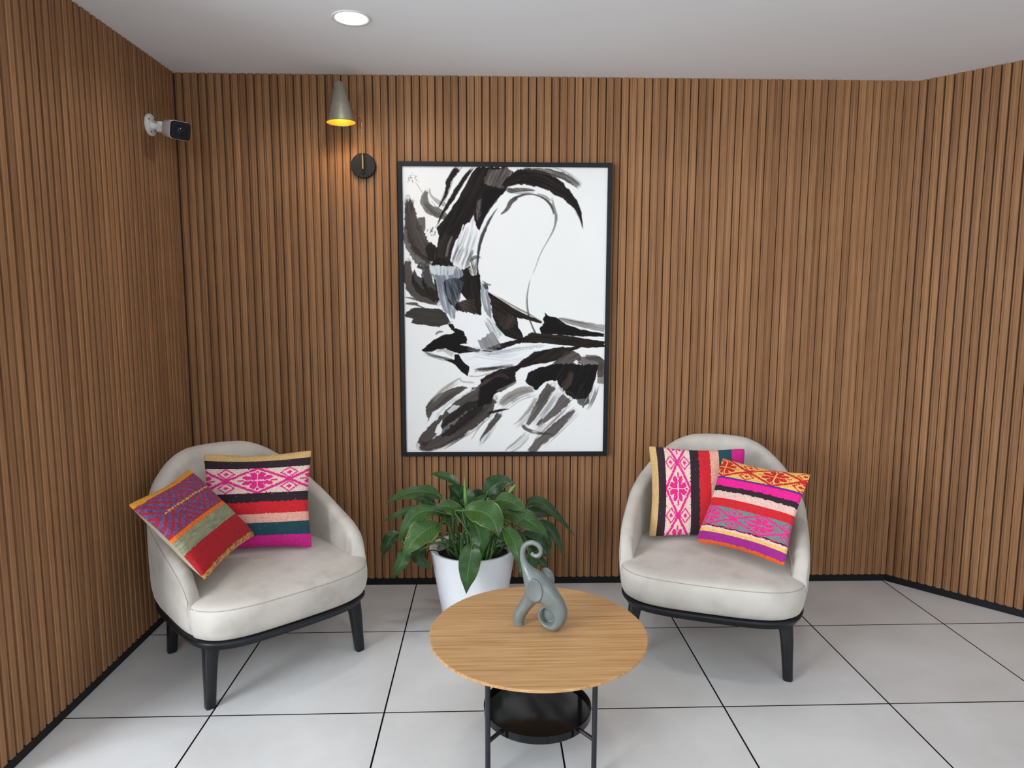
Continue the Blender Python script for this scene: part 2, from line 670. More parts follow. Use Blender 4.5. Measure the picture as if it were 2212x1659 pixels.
# ------------------------------------------------------------------ security camera
sc_ = empty('security_camera', (-1.0805, 0.243, 2.173))
bm = bmesh.new()
lathe(bm, [(0, 0), (0.0455, 0), (0.0465, 0.003), (0.0455, 0.010), (0.040, 0.013), (0, 0.013)], 44)
bmesh.ops.rotate(bm, verts=bm.verts, matrix=Matrix.Rotation(PI / 2, 3, 'Y'))
mb = from_bm('mount_base', bm, 'plastic_white', sc_, sharp=50)
for a in (0.9, 2.6, 4.3, 5.6):
    bm = bmesh.new()
    lathe(bm, [(0, 0.0145), (0.0032, 0.0145), (0.0036, 0.0125)], 12)
    bmesh.ops.rotate(bm, verts=bm.verts, matrix=Matrix.Rotation(PI / 2, 3, 'Y'))
    bmesh.ops.translate(bm, verts=bm.verts, vec=(0, 0.034 * math.cos(a), 0.034 * math.sin(a)))
    from_bm('screw', bm, 'black_metal', mb)
bm = bmesh.new()
tube(bm, [(0.010, 0, -0.002), (0.03, 0, -0.006), (0.062, -0.002, -0.010), (0.085, -0.012, -0.014)], [0.016, 0.014, 0.014, 0.016], 18)
tube(bm, [(0.046, 0, -0.030), (0.050, 0, 0.012)], 0.017, 18)
from_bm('swivel_arm', bm, 'plastic_white', sc_, sharp=50)
CD = Vector((0.74, -0.64, -0.22)).normalized()
cs_ = CD.cross(Vector((0, 0, 1))).normalized()
cu = cs_.cross(CD)
CM = Matrix(((cs_.x, cu.x, -CD.x), (cs_.y, cu.y, -CD.y), (cs_.z, cu.z, -CD.z)))


def rrect(bm, hw, hh, r, z, seg=6):
    out = []
    for cx, cy, a0 in ((hw - r, hh - r, 0), (-hw + r, hh - r, PI / 2), (-hw + r, -hh + r, PI), (hw - r, -hh + r, 1.5 * PI)):
        for k in range(seg + 1):
            a = a0 + PI / 2 * k / seg
            out.append(bm.verts.new((cx + r * math.cos(a), cy + r * math.sin(a), z)))
    return out


def loft(bm, rings, cap0=True, cap1=True):
    for a, b in zip(rings[:-1], rings[1:]):
        n = len(a)
        for k in range(n):
            bm.faces.new((a[k], a[(k + 1) % n], b[(k + 1) % n], b[k]))
    if cap0: bm.faces.new(rings[0][::-1])
    if cap1: bm.faces.new(rings[-1])


bm = bmesh.new()
loft(bm, [rrect(bm, 0.030, 0.028, 0.014, 0.088), rrect(bm, 0.036, 0.033, 0.016, 0.080), rrect(bm, 0.043, 0.037, 0.016, 0.0), rrect(bm, 0.0425, 0.0365, 0.016, -0.004)])
body = from_bm('housing', bm, 'plastic_white', sc_, sharp=50)
body.location = at(388, 282, 0.165) - Vector((-1.0805, 0.243, 2.173))
body.rotation_euler = CM.to_euler()
bm = bmesh.new()
loft(bm, [rrect(bm, 0.0415, 0.0355, 0.015, -0.0035), rrect(bm, 0.0415, 0.0355, 0.015, -0.009), rrect(bm, 0.039, 0.033, 0.014, -0.0115), rrect(bm, 0.024, 0.019, 0.008, -0.0115), rrect(bm, 0.022, 0.017, 0.007, -0.0095)])
fp = from_bm('front_window', bm, 'plastic_black', body, sharp=30)
bm = bmesh.new()
lathe(bm, [(0, -0.012), (0.010, -0.0115), (0.013, -0.0095)], 28)
from_bm('lens', bm, 'lens_glass', body)
tag(sc_, 'white bullet security camera with black front on the left wall', 'camera')


# ------------------------------------------------------------------ painting (drawn stroke by stroke into a colour attribute)
rng = np.random.RandomState(4)
LAT = rng.rand(256, 256)


def vnoise(x, y, seed=0):
    x = np.asarray(x) + seed * 17.31
    y = np.asarray(y) + seed * 9.77
    xi, yi = np.floor(x).astype(int), np.floor(y).astype(int)
    fx, fy = x - xi, y - yi
    fx, fy = fx * fx * (3 - 2 * fx), fy * fy * (3 - 2 * fy)
    g = lambda a, b: LAT[a & 255, b & 255]
    return (g(xi, yi) * (1 - fx) + g(xi + 1, yi) * fx) * (1 - fy) + (g(xi, yi + 1) * (1 - fx) + g(xi + 1, yi + 1) * fx) * fy


def fbm(x, y, seed=0, o=3):
    v = 0; a = 0.5; s = 0
    for i in range(o):
        v = v + a * vnoise(x * 2 ** i, y * 2 ** i, seed + i); s += a; a *= .55
    return v / s


def sstep(a, b, x):
    t = np.clip((x - a) / (b - a), 0, 1)
    return t * t * (3 - 2 * t)


NX, NY = 470, 654
gu, gv = np.meshgrid(np.linspace(0, 1, NX), np.linspace(0, 1, NY), indexing='ij')
# sketch coordinates, measured on an enlargement of the picture
gy = 80 + gv * (2992 - 80) + 22 * gu * (1 - gv)
gx = (40 + 30 * gv) * (1 - gu) + (2153 - 80 * gv) * gu
IMG = np.empty((NX, NY, 3))
tone = fbm(gx / 500, gy / 500, 3)
IMG[:] = np.array([0.80, 0.80, 0.785])
IMG *= (0.985 + 0.03 * tone)[..., None]
INK = (0.010, 0.009, 0.009)
BRN = (0.028, 0.021, 0.017)
WSH = (0.075, 0.058, 0.048)
GRY = (0.26, 0.24, 0.225)
WHT = (0.80, 0.81, 0.82)
BLU = (0.17, 0.19, 0.225)
SDK = [0]


def blend(sl_, alpha, col):
    IMG[sl_] = IMG[sl_] * (1 - alpha[..., None]) + col * alpha[..., None]


def window(x0, x1, y0, y1):
    m = (gx >= x0) & (gx <= x1) & (gy >= y0) & (gy <= y1)
    ii = np.where(m.any(1))[0]; jj = np.where(m.any(0))[0]
    if len(ii) == 0 or len(jj) == 0:
        return None
    return (slice(ii[0], ii[-1] + 1), slice(jj[0], jj[-1] + 1))


def stroke(pts, col=INK, col2=None, a=1.0, dry=0.35, rough=0.25, bf=9, ends=0.12):
    """pts: (x, y, half-width)"""
    SDK[0] += 1
    sd = SDK[0]
    P = np.array(smooth_path(pts, 8))
    mw = P[:, 2].max() + 12
    sl_ = window(P[:, 0].min() - mw, P[:, 0].max() + mw, P[:, 1].min() - mw, P[:, 1].max() + mw)
    if sl_ is None:
        return
    X, Y = gx[sl_], gy[sl_]
    best = np.full(X.shape, 1e9); S = np.zeros(X.shape); T = np.zeros(X.shape); Wd = np.ones(X.shape)
    acc = 0.0
    for i in range(len(P) - 1):
        d = P[i + 1, :2] - P[i, :2]
        L = np.hypot(*d) + 1e-9
        tt = ((X - P[i, 0]) * d[0] + (Y - P[i, 1]) * d[1]) / (L * L)
        tc = np.clip(tt, 0, 1)
        dx, dy = X - P[i, 0] - tc * d[0], Y - P[i, 1] - tc * d[1]
        ds = np.hypot(dx, dy)
        m = ds < best
        best[m] = ds[m]
        S[m] = (acc + tc * L)[m]
        T[m] = (np.sign(d[0] * dy - d[1] * dx) * ds)[m]
        Wd[m] = (P[i, 2] + tc * (P[i + 1, 2] - P[i, 2]))[m]
        acc += L
    tn = T / np.maximum(Wd, 1.0)
    br = fbm(tn * bf + 50, S / 260 + 50, sd, 2) * .55 + fbm(tn * bf * 3.1 + 20, S / 220 + 20, sd + 31, 2) * .45
    edge = 1 - rough * vnoise(S / 40, np.sign(T) * 3 + 9, sd + 5) - rough * .5 * vnoise(S / 12, np.sign(T) * 3 + 9, sd + 8)
    soft = np.maximum(6.0 / np.maximum(Wd, 4), 0.04)
    al = 1 - sstep(edge - soft, edge + soft, np.abs(tn))
    sN = S / acc
    fade = np.minimum(sstep(0, ends + 1e-6, sN), sstep(0, ends + 1e-6, 1 - sN)) if ends > 0 else 1.0
    thr = dry * 0.75 + (1 - fade) * 0.55
    al = al * sstep(thr - 0.20, thr + 0.20, br + 0.10)
    c1 = np.array(col); c2 = np.array(col2 if col2 else col)
    k = sstep(.30, .78, fbm(tn * bf * .5 + 9, S / 420 + 9, sd + 11) * .6 + fbm(tn * bf * 2.6 + 9, S / 300 + 9, sd + 17) * .4)
    blend(sl_, np.clip(al * a, 0, 1), c1 * (1 - k[..., None]) + c2 * k[..., None])


def poly(pts, col=INK, col2=None, a=1.0, ang=60, dry=0.0, rough=10, sf=30, k0=.4):
    """pts outline; ang: brush direction in degrees (picture coordinates, y down)"""
    SDK[0] += 1
    sd = SDK[0]
    P = np.array(pts, float)
    sl_ = window(P[:, 0].min() - 30, P[:, 0].max() + 30, P[:, 1].min() - 30, P[:, 1].max() + 30)
    if sl_ is None:
        return
    X, Y = gx[sl_], gy[sl_]
    t = math.radians(ang)
    c, s = math.cos(t), math.sin(t)
    al_, ac = X * c + Y * s, -X * s + Y * c
    jag = (fbm(ac / 16, al_ / 90, sd, 2) - .5) * 2
    jg2 = (fbm(ac / 50, al_ / 50, sd + 3, 2) - .5) * 2
    Xj = X + rough * (2.2 * jag * c + jg2)
    Yj = Y + rough * (2.2 * jag * s + jg2)
    acc = np.zeros(X.shape)
    for ox, oy in ((-1.4, -1.4), (1.4, 1.4), (-1.4, 1.4), (1.4, -1.4)):
        ins = np.zeros(X.shape, bool)
        n = len(P)
        for i in range(n):
            x1, y1 = P[i]; x2, y2 = P[(i + 1) % n]
            if y1 == y2:
                continue
            cnd = ((y1 > Yj + oy) != (y2 > Yj + oy)) & (Xj + ox < (x2 - x1) * (Yj + oy - y1) / (y2 - y1) + x1)
            ins ^= cnd
        acc += ins * .25
    bend = 60 * (fbm(X / 420, Y / 420, sd + 21) - .5)
    ac = ac + bend
    st = fbm(ac / sf, al_ / (sf * 9), sd + 7, 2) * .55 + fbm(ac / sf * 3.3, al_ / (sf * 9), sd + 8, 2) * .45
    if dry:
        acc = acc * sstep(dry * .8 - .14, dry * .8 + .14, st + 0.05)
    c1 = np.array(col); c2 = np.array(col2 if col2 else col)
    k = sstep(k0 - .08, k0 + .36, fbm(ac / sf * .9 + 5, al_ / (sf * 9) + 5, sd + 13) * .6 + fbm(ac / sf * 3.6 + 5, al_ / (sf * 10) + 5, sd + 14) * .4)
    blend(sl_, np.clip(acc * a, 0, 1), c1 * (1 - k[..., None]) + c2 * k[..., None])


def hair(pts, n, spread, col=BRN, a=.7, w=3.0):
    for _ in range(n):
        o = (rng.rand() - .5) * 2 * spread
        d = np.array(pts[-1][:2]) - np.array(pts[0][:2])
        d = d / (np.hypot(*d) + 1e-9)
        t0, t1 = rng.rand() * .25, 1 - rng.rand() * .35
        P = np.array(smooth_path([(*p[:2], 0) for p in pts], 6))[:, :2]
        P = P[int(t0 * (len(P) - 1)):max(int(t1 * (len(P) - 1)) + 1, int(t0 * (len(P) - 1)) + 2)]
        stroke([(p[0] - d[1] * o, p[1] + d[0] * o, w * (.5 + rng.rand())) for p in P[::3]] + [(P[-1][0] - d[1] * o, P[-1][1] + d[0] * o, 1.0)], col, None, a * (.4 + .6 * rng.rand()), .1, .2, 3, .2)


def B(pts):
    return [(p[0], p[1] + 1506) + tuple(p[2:]) for p in pts]


# upper left sweeps
stroke([(95, 380, 40), (115, 520, 70), (150, 700, 100), (230, 880, 125), (390, 1000, 95)], BRN, WSH, .97, .22, .3, 9)
hair([(110, 400), (90, 480), (80, 600)], 16, 60, BRN, .8)
stroke([(75, 640, 30), (95, 800, 60), (180, 960, 80), (330, 1060, 65)], BRN, WSH, .9, .30, .4, 9)
poly([(180, 600), (270, 575), (277, 700), (262, 752), (228, 740), (182, 690)], BRN, WSH, .9, 80, .1, 5)
stroke([(300, 300, 18), (265, 400, 45), (300, 480, 62), (410, 545, 60), (530, 600, 30)], BRN, WSH, .85, .40, .3, 10)
stroke([(318, 275, 5), (330, 360, 12), (410, 430, 25), (520, 470, 20)], WSH, GRY, .7, .5, .3, 5)
stroke([(620, 85, 42), (520, 225, 40), (485, 350, 22), (400, 500, 8)], INK, BRN, 1, .20, .35, 6)
stroke([(770, 90, 14), (690, 180, 26), (600, 310, 34), (520, 440, 28), (450, 540, 16), (395, 660, 10)], INK, BRN, 1, .12, .3, 5)
poly([(800, 90), (930, 88), (1110, 95), (1185, 150), (1085, 335), (985, 430), (905, 550), (850, 650), (825, 720), (770, 640), (700, 640), (640, 730), (590, 800), (550, 900), (520, 1020), (470, 1060), (385, 1010), (380, 900), (405, 800), (412, 760), (385, 690), (440, 620), (500, 550), (590, 430), (690, 260), (760, 140)], INK, BRN, 1, 118, .0, 7, 36)
stroke([(480, 980, 14), (510, 860, 16), (550, 760, 10)], GRY, WSH, .55, .3, .3, 4)
stroke([(420, 1000, 40), (440, 860, 45), (500, 740, 40)], BRN, WSH, .7, .4, .3, 6)
poly([(930, 120), (1110, 95), (1190, 150), (1090, 285), (1040, 300), (900, 270), (870, 220)], WSH, GRY, .75, 120, .15, 8, 26)
poly([(800, 430), (855, 395), (835, 560), (805, 620), (795, 520)], BRN, GRY, .5, 95, .1, 5, 12)
poly([(880, 290), (1080, 310), (1000, 430), (900, 560), (850, 600), (850, 420)], INK, INK, .9, 120, 0, 6)
# top right sweep
stroke([(1060, 290, 20), (1130, 240, 55), (1260, 190, 85), (1420, 200, 100), (1590, 270, 92), (1730, 375, 62), (1830, 490, 38), (1870, 600, 16), (1890, 700, 5)], INK, BRN, 1, .13, .2, 10, .04)
stroke([(1250, 110, 14), (1480, 130, 34), (1680, 180, 44), (1800, 240, 44), (1880, 310, 26)], BRN, WSH, .85, .5, .3, 12, .1)
stroke([(1080, 300, 26), (1160, 320, 30), (1290, 310, 22), (1420, 325, 8)], BRN, WSH, .9, .45, .3, 7, .15)
# small grey arc and the thin line
stroke([(1040, 560, 8), (1110, 500, 24), (1150, 430, 36), (1220, 390, 24)], BRN, WSH, .95, .35, .35, 6, .08)
stroke([(1180, 400, 20), (1270, 365, 14), (1370, 358, 9), (1480, 395, 12), (1560, 460, 18), (1592, 560, 8)], BRN, WSH, .95, .18, .3, 5, .05)
stroke([(1400, 350, 8), (1500, 380, 16), (1575, 430, 10)], WSH, GRY, .7, .5, .3, 5, .2)
stroke([(1570, 360, 6), (1590, 480, 18), (1615, 580, 18), (1590, 700, 11), (1530, 810, 7), (1450, 950, 6), (1395, 1090, 4), (1345, 1200, 4)], BRN, GRY, .85, .35, .3, 4, .15)
stroke([(1345, 1190, 3), (1318, 1320, 6), (1310, 1450, 8), (1330, 1590, 9), (1352, 1660, 10), (1400, 1766, 13), (1440, 1838, 12)], BRN, WSH, .95, .2, .3, 3, .1)
stroke([(1300, 1340, 3), (1300, 1480, 4), (1320, 1590, 3)], GRY, GRY, .7, .2, .3, 3, .2)
# inner arc of the loop
stroke([(1015, 490, 3), (940, 590, 14), (870, 730, 22), (825, 870, 22), (805, 1010, 15), (800, 1130, 13), (822, 1175, 16)], INK, BLU, 1, .15, .3, 4, .03)
stroke([(790, 1060, 8), (770, 1110, 9), (780, 1160, 8)], INK, INK, 1, .1, .3, 3, .1)
# lower left of the upper half
stroke([(95, 1010, 40), (85, 1120, 60), (130, 1260, 80), (240, 1370, 80), (400, 1430, 50)], BRN, WSH, .95, .18, .3, 9, .03)
stroke([(230, 1060, 40), (190, 1180, 70), (240, 1300, 80), (390, 1380, 70)], BRN, INK, .95, .14, .3, 9, .03)
stroke([(300, 1060, 50), (290, 1180, 70), (330, 1300, 70), (430, 1400, 50)], BRN, INK, .95, .12, .3, 9, .03)
hair([(75, 1040), (95, 1220), (190, 1370)], 8, 30, WSH, .7)
poly([(150, 1050), (190, 1085), (252, 1110), (222, 1182), (185, 1160)], WHT, None, 1, 45, 0, 5)
stroke([(240, 1180, 10), (250, 1100, 12), (290, 1020, 14)], WSH, BRN, .9, .3, .3, 4)
stroke([(60, 1380, 5), (120, 1390, 12), (190, 1410, 10)], INK, WSH, .9, .3, .4, 4)
stroke([(60, 1440, 12), (150, 1450, 22), (260, 1475, 20)], BRN, WSH, .95, .25, .4, 5)
poly([(62, 1530), (150, 1490), (260, 1485), (420, 1498), (490, 1555), (535, 1625), (505, 1655), (450, 1665), (390, 1685), (240, 1662), (115, 1642), (150, 1600), (62, 1575)], BRN, INK, .97, 5, .08, 9, 18)
poly([(182, 1424), (262, 1438), (415, 1480), (400, 1497), (270, 1492), (195, 1456)], WHT, None, 1, 15, 0, 4)
poly([(270, 890), (340, 830), (400, 880), (400, 1040), (300, 1010)], INK, BRN, .95, 90, 0, 9)
# centre column
poly([(520, 1080), (640, 1110), (720, 1060), (830, 1160), (838, 1400), (845, 1570), (770, 1550), (590, 1520), (560, 1430), (690, 1410), (600, 1260)], INK, BRN, 1, 85, .05, 9, 22)
poly([(600, 1420), (760, 1400), (800, 1560), (640, 1520), (590, 1500)], BRN, WSH, .9, 20, .1, 10, 14)
poly([(632, 1338), (692, 1408), (588, 1416)], WHT, None, 1, 30, 0, 5)
poly([(705, 1090), (770, 1050), (800, 1060), (790, 1160), (740, 1160)], WHT, GRY, .9, 80, .1, 6, 12)
stroke([(720, 1020, 20), (780, 980, 22), (840, 980, 12)], WSH, BRN, .85, .3, .4, 5)
poly([(370, 990), (520, 1010), (660, 1080), (730, 1180), (700, 1400), (590, 1410), (640, 1500), (540, 1530), (430, 1450), (360, 1250), (330, 1060)], INK, BRN, 1, 80, .02, 9, 26)
poly([(632, 1338), (692, 1408), (588, 1416)], WHT, None, 1, 30, 0, 5)
hair([(770, 1170), (740, 1080), (720, 980)], 14, 60, BRN, .8, 5)
# white and blue-grey overpainting
poly([(765, 565), (790, 650), (805, 720), (790, 820), (745, 960), (700, 1085), (620, 1115), (555, 1060), (535, 960), (580, 830), (635, 735), (700, 690)], WHT, (.45, .48, .52), .92, 108, .20, 7, 22, .5)
hair([(690, 880), (640, 990), (600, 1090)], 26, 90, BRN, .7, 4)
hair([(760, 700), (700, 860), (640, 1000)], 16, 70, (.2, .2, .21), .5, 4)
poly([(660, 650), (670, 660), (640, 740), (630, 730)], WHT, None, .9, 100, 0, 4)
poly([(310, 1058), (450, 1066), (580, 1062), (655, 1130), (660, 1170), (600, 1200), (505, 1185), (455, 1225), (470, 1320), (500, 1420), (575, 1500), (575, 1595), (525, 1595), (445, 1500), (405, 1380), (370, 1200), (320, 1145)], BLU, (.55, .58, .62), .95, 78, .08, 7, 22, .42)
poly([(310, 1058), (520, 1066), (580, 1070), (560, 1150), (420, 1170), (330, 1140)], (.66, .69, .72), BLU, .8, 85, .15, 6, 20, .5)
poly([(470, 1210), (600, 1180), (660, 1240), (625, 1390), (560, 1480), (490, 1380)], (.03, .035, .045), BLU, .85, 70, .1, 8, 16)
poly([(838, 1225), (905, 1250), (925, 1400), (945, 1520), (935, 1610), (870, 1510), (840, 1400)], BLU, (.6, .63, .66), .94, 82, .08, 6, 18, .45)
poly([(850, 1235), (900, 1255), (915, 1300), (880, 1300)], INK, INK, .85, 80, .2, 8)
stroke([(850, 1215, 6), (900, 1250, 14), (945, 1265, 8)], INK, WSH, .8, .4, .4, 4)
# diagonal into the right
poly([(912, 1328), (1000, 1385), (1160, 1490), (1300, 1562), (1400, 1602), (1465, 1636), (1455, 1652), (1320, 1618), (1205, 1592), (1218, 1690), (1268, 1782), (1270, 1815), (1180, 1815), (1080, 1775), (1000, 1692), (962, 1600), (945, 1480)], INK, BRN, 1, 35, .02, 6, 28)
stroke([(1160, 1485, 4), (1300, 1545, 6), (1470, 1640, 8)], BRN, GRY, .8, .4, .3, 4)
poly([(1000, 1600), (1130, 1550), (1190, 1600), (1160, 1700), (1050, 1720)], BRN, WSH, .7, 120, .15, 10, 18)
# wedge
stroke(B([(1620, 95, 14), (1800, 140, 30), (2110, 205, 46)]), WSH, GRY, .75, .5, .25, 14, .02)
poly(B([(1500, 35), (1530, 70), (1610, 85), (1700, 150), (1850, 205), (2105, 252), (2105, 287), (1850, 282), (1640, 262), (1448, 256), (1432, 205), (1475, 140)]), INK, INK, 1, 20, 0, 6)
# long horizontal band
poly(B([(1280, 285), (1350, 235), (1450, 250), (1650, 262), (1900, 300), (2105, 335), (2105, 388), (1950, 402), (1700, 372), (1500, 350), (1250, 345), (1150, 375), (1040, 415), (930, 445), (820, 430), (1000, 360), (1150, 320)]), INK, BRN, 1, 5, 0, 6)
poly(B([(225, 410), (300, 350), (370, 295), (470, 255), (570, 238), (500, 165), (505, 140), (540, 145), (570, 190), (655, 225), (692, 290), (690, 352), (610, 362), (740, 388), (835, 418), (815, 442), (700, 442), (630, 452), (560, 440), (480, 405), (390, 408), (330, 430), (240, 432)]), INK, INK, 1, -20, .0, 7)
stroke(B([(240, 430, 6), (330, 470, 12), (470, 500, 14), (560, 525, 12)]), BRN, GRY, .9, .5, .3, 5)
stroke(B([(370, 430, 10), (460, 420, 20), (560, 470, 30)]), GRY, WSH, .6, .5, .3, 6)
poly(B([(600, 452), (640, 520), (690, 568), (720, 592), (700, 692), (640, 652), (560, 562), (440, 505), (560, 520), (565, 470)]), INK, INK, 1, 45, 0, 6)
stroke(B([(700, 685, 8), (800, 690, 6), (950, 650, 6)]), BRN, GRY, .7, .5, .3, 4)
# white middle strokes
poly(B([(620, 462), (850, 462), (1020, 425), (1200, 355), (1420, 345), (1650, 372), (1400, 440), (1310, 500), (1200, 575), (1000, 625), (730, 605), (650, 535)]), WHT, (.62, .66, .70), .97, -14, .04, 6, 20, .55)
stroke(B([(850, 470, 12), (1020, 440, 24), (1250, 400, 24), (1500, 370, 16)]), BLU, WHT, .75, .35, .4, 7)
stroke(B([(1300, 500, 20), (1120, 540, 24), (900, 600, 14)]), (.5, .54, .6), WHT, .6, .45, .4, 7)
stroke(B([(730, 640, 22), (900, 620, 24), (1080, 590, 18), (1200, 560, 14)]), BRN, GRY, .8, .62, .5, 9)
# white upper patch with grey corner
poly(B([(575, 35), (850, 60), (930, 160), (965, 260), (940, 330), (830, 405), (735, 380), (700, 270), (650, 205), (570, 140)]), WHT, None, .98, 70, 0, 12)
poly(B([(480, 45), (500, 40), (545, 110), (520, 130)]), WHT, None, .95, 60, 0, 4)
poly(B([(800, 320), (900, 250), (960, 230), (1050, 385), (930, 425), (835, 412)]), WSH, BLU, .8, 60, .2, 8, 16)
poly(B([(880, 80), (980, 150), (1060, 260), (1000, 300), (930, 190)]), BLU, WHT, .6, 60, .3, 9, 14)
stroke(B([(365, 262, 6), (400, 232, 16), (455, 225, 12)]), INK, WSH, .85, .5, .5, 4)
# big lower sweep
poly(B([(1370, 440), (1650, 388), (1880, 385), (1780, 432), (1600, 530), (1570, 545), (1400, 560), (1220, 622), (1180, 655), (1195, 745), (1050, 845), (950, 880), (930, 980), (790, 1010), (800, 860), (830, 720), (960, 640), (1200, 570)]), INK, BRN, 1, -28, 0, 7, 30)
stroke(B([(1050, 720, 90), (850, 850, 105), (640, 1000, 95), (430, 1170, 75), (270, 1330, 68), (215, 1425, 55)]), BRN, WSH, .96, .16, .25, 10, .04)
stroke(B([(205, 1400, 45), (300, 1425, 62), (500, 1320, 88), (690, 1180, 105), (850, 1040, 105), (960, 920, 60)]), BRN, WSH, .96, .16, .25, 10, .03)
poly(B([(450, 1150), (520, 1060), (700, 960), (900, 900), (850, 1040), (700, 1170), (560, 1290), (440, 1330), (420, 1250)]), INK, BRN, .85, -42, .08, 8, 26)
poly(B([(820, 800), (1000, 690), (1180, 740), (960, 870), (940, 960), (790, 1010)]), INK, INK, .95, -40, .05, 7)
hair(B([(960, 1010), (760, 1190), (520, 1380)]), 26, 60, BRN, .6)
hair(B([(700, 1260), (560, 1360), (380, 1470)]), 18, 30, WSH, .7)
hair(B([(620, 830), (420, 1000), (260, 1220)]), 16, 50, WSH, .5)
poly(B([(265, 1005), (330, 920), (420, 860), (590, 790), (700, 800), (560, 900), (440, 1000), (350, 1090), (292, 1155), (272, 1080)]), BRN, WSH, .95, -35, .18, 7, 22)
stroke(B([(275, 975, 6), (420, 850, 16), (600, 718, 10), (640, 745, 10), (800, 760, 16)]), GRY, WSH, .6, .5, .3, 5)
poly(B([(296, 1140), (330, 1070), (450, 985), (400, 1060), (330, 1150)]), WHT, None, .95, -45, .1, 6)
poly(B([(352, 1282), (380, 1210), (440, 1140), (415, 1210), (430, 1265), (390, 1290)]), WHT, None, .97, -50, 0, 5)
poly(B([(480, 1055), (560, 985), (612, 1000), (560, 1050), (500, 1080)]), (.5, .48, .46), WHT, .8, -40, .3, 6, 12)
stroke(B([(500, 980, 8), (680, 870, 10), (790, 810, 8)]), GRY, WHT, .7, .45, .4, 4)
stroke(B([(170, 1420, 16), (250, 1470, 18), (400, 1440, 20), (560, 1350, 26), (700, 1250, 20)]), WSH, BRN, .8, .45, .3, 8)
# small wing below the sweep
stroke(B([(1120, 1030, 4), (1020, 1050, 18), (900, 1080, 14)]), INK, BRN, 1, .1, .3, 4)
stroke(B([(1030, 1070, 42), (960, 1170, 40), (890, 1260, 24), (830, 1340, 10), (815, 1400, 4)]), BRN, WSH, .95, .28, .3, 7)
stroke(B([(870, 1150, 5), (800, 1240, 7), (720, 1370, 3)]), BRN, GRY, .8, .4, .3, 3)
stroke(B([(1000, 1180, 6), (900, 1330, 12), (790, 1430, 6)]), GRY, GRY, .45, .5, .3, 5)
hair(B([(1380, 830), (1200, 890), (1000, 1040)]), 24, 70, BRN, .6)
stroke(B([(1390, 820, 40), (1240, 850, 55), (1120, 910, 60), (1010, 1000, 40)]), GRY, WSH, .8, .42, .3, 10)
stroke(B([(1200, 740, 16), (1100, 800, 26), (980, 850, 18)]), BRN, GRY, .8, .45, .4, 6)
# right mass
stroke(B([(1900, 490, 30), (2050, 520, 40), (2080, 640, 60), (2060, 780, 50)]), WSH, GRY, .9, .25, .3, 9, .05)
poly(B([(1850, 490), (2040, 482), (2100, 530), (2095, 700), (2020, 700), (2030, 600), (1850, 570)]), WSH, BRN, .85, 10, .1, 8, 20)
poly(B([(1560, 560), (1700, 440), (1780, 425), (1862, 485), (1840, 565), (1700, 580)]), BRN, WSH, .95, -30, .08, 8, 18)
poly(B([(1275, 745), (1320, 650), (1400, 605), (1560, 565), (1800, 565), (2042, 580), (2012, 700), (1965, 850), (1900, 925), (1780, 945), (1690, 850), (1600, 740), (1520, 740), (1470, 760), (1400, 842)]), INK, BRN, 1, -60, 0, 8, 30, .55)
stroke(B([(1770, 640, 30), (1720, 760, 50), (1640, 850, 40)]), WSH, BRN, .6, .4, .3, 8)
poly(B([(1780, 550), (1805, 520), (1832, 535), (1815, 568)]), WHT, None, .9, 60, 0, 4)
poly(B([(1190, 650), (1240, 610), (1580, 540), (1560, 570), (1400, 605), (1320, 650), (1290, 690), (1180, 690)]), WHT, None, .97, -20, 0, 5)
poly(B([(1790, 910), (1960, 800), (1930, 980), (1870, 1030)]), INK, BRN, .85, 110, .42, 14, 10)
stroke(B([(1560, 780, 66), (1460, 930, 66), (1380, 1080, 48), (1290, 1210, 22)]), BRN, WSH, .92, .32, .3, 10, .06)
stroke(B([(1400, 900, 24), (1320, 1040, 24), (1200, 1180, 10)]), GRY, WSH, .6, .5, .3, 7)
stroke(B([(1720, 900, 80), (1600, 1030, 74), (1480, 1140, 46), (1400, 1230, 30)]), WSH, BRN, .92, .28, .3, 10, .08)
stroke(B([(1800, 1040, 14), (1700, 1130, 44), (1560, 1260, 66), (1440, 1370, 60), (1320, 1500, 46)]), WSH, BRN, .9, .28, .3, 10, .05)
stroke(B([(1250, 1200, 22), (1300, 1250, 26), (1420, 1290, 20), (1570, 1302, 6)]), WSH, BRN, .9, .25, .3, 6, .05)
stroke(B([(1480, 1180, 30), (1400, 1260, 34), (1340, 1270, 20)]), WHT, GRY, .7, .45, .4, 7)
stroke(B([(1640, 860, 16), (1560, 1000, 24), (1440, 1150, 10)]), WHT, None, .85, .35, .3, 5)
stroke(B([(1790, 960, 16), (1680, 1060, 26), (1640, 1080, 14)]), WHT, None, .8, .35, .3, 5)
stroke(B([(1250, 1310, 5), (1160, 1400, 9), (1060, 1490, 4)]), WSH, GRY, .75, .4, .3, 4)
stroke(B([(1330, 1320, 8), (1220, 1440, 14), (1120, 1500, 8)]), GRY, GRY, .5, .5, .3, 5)
hair(B([(1600, 800), (1450, 1010), (1290, 1220)]), 30, 90, BRN, .6)
hair(B([(1800, 1030), (1600, 1220), (1380, 1440)]), 26, 80, BRN, .55)
hair(B([(1420, 960), (1290, 1120), (1150, 1230)]), 14, 40, GRY, .6)
hair(B([(1980, 780), (1930, 920), (1860, 1040)]), 40, 70, INK, .6)
hair(B([(1330, 1300), (1200, 1420), (1080, 1500)]), 14, 50, GRY, .6)
hair(B([(960, 1130), (880, 1280), (800, 1420)]), 12, 40, WSH, .5)
hair(B([(600, 730), (440, 830), (290, 980)]), 12, 30, GRY, .7)
hair(B([(900, 90), (960, 200), (1020, 330)]), 16, 60, (.25, .27, .3), .6, 4)
hair(B([(700, 420), (1000, 470), (1300, 470)]), 14, 50, (.4, .43, .47), .5, 4)
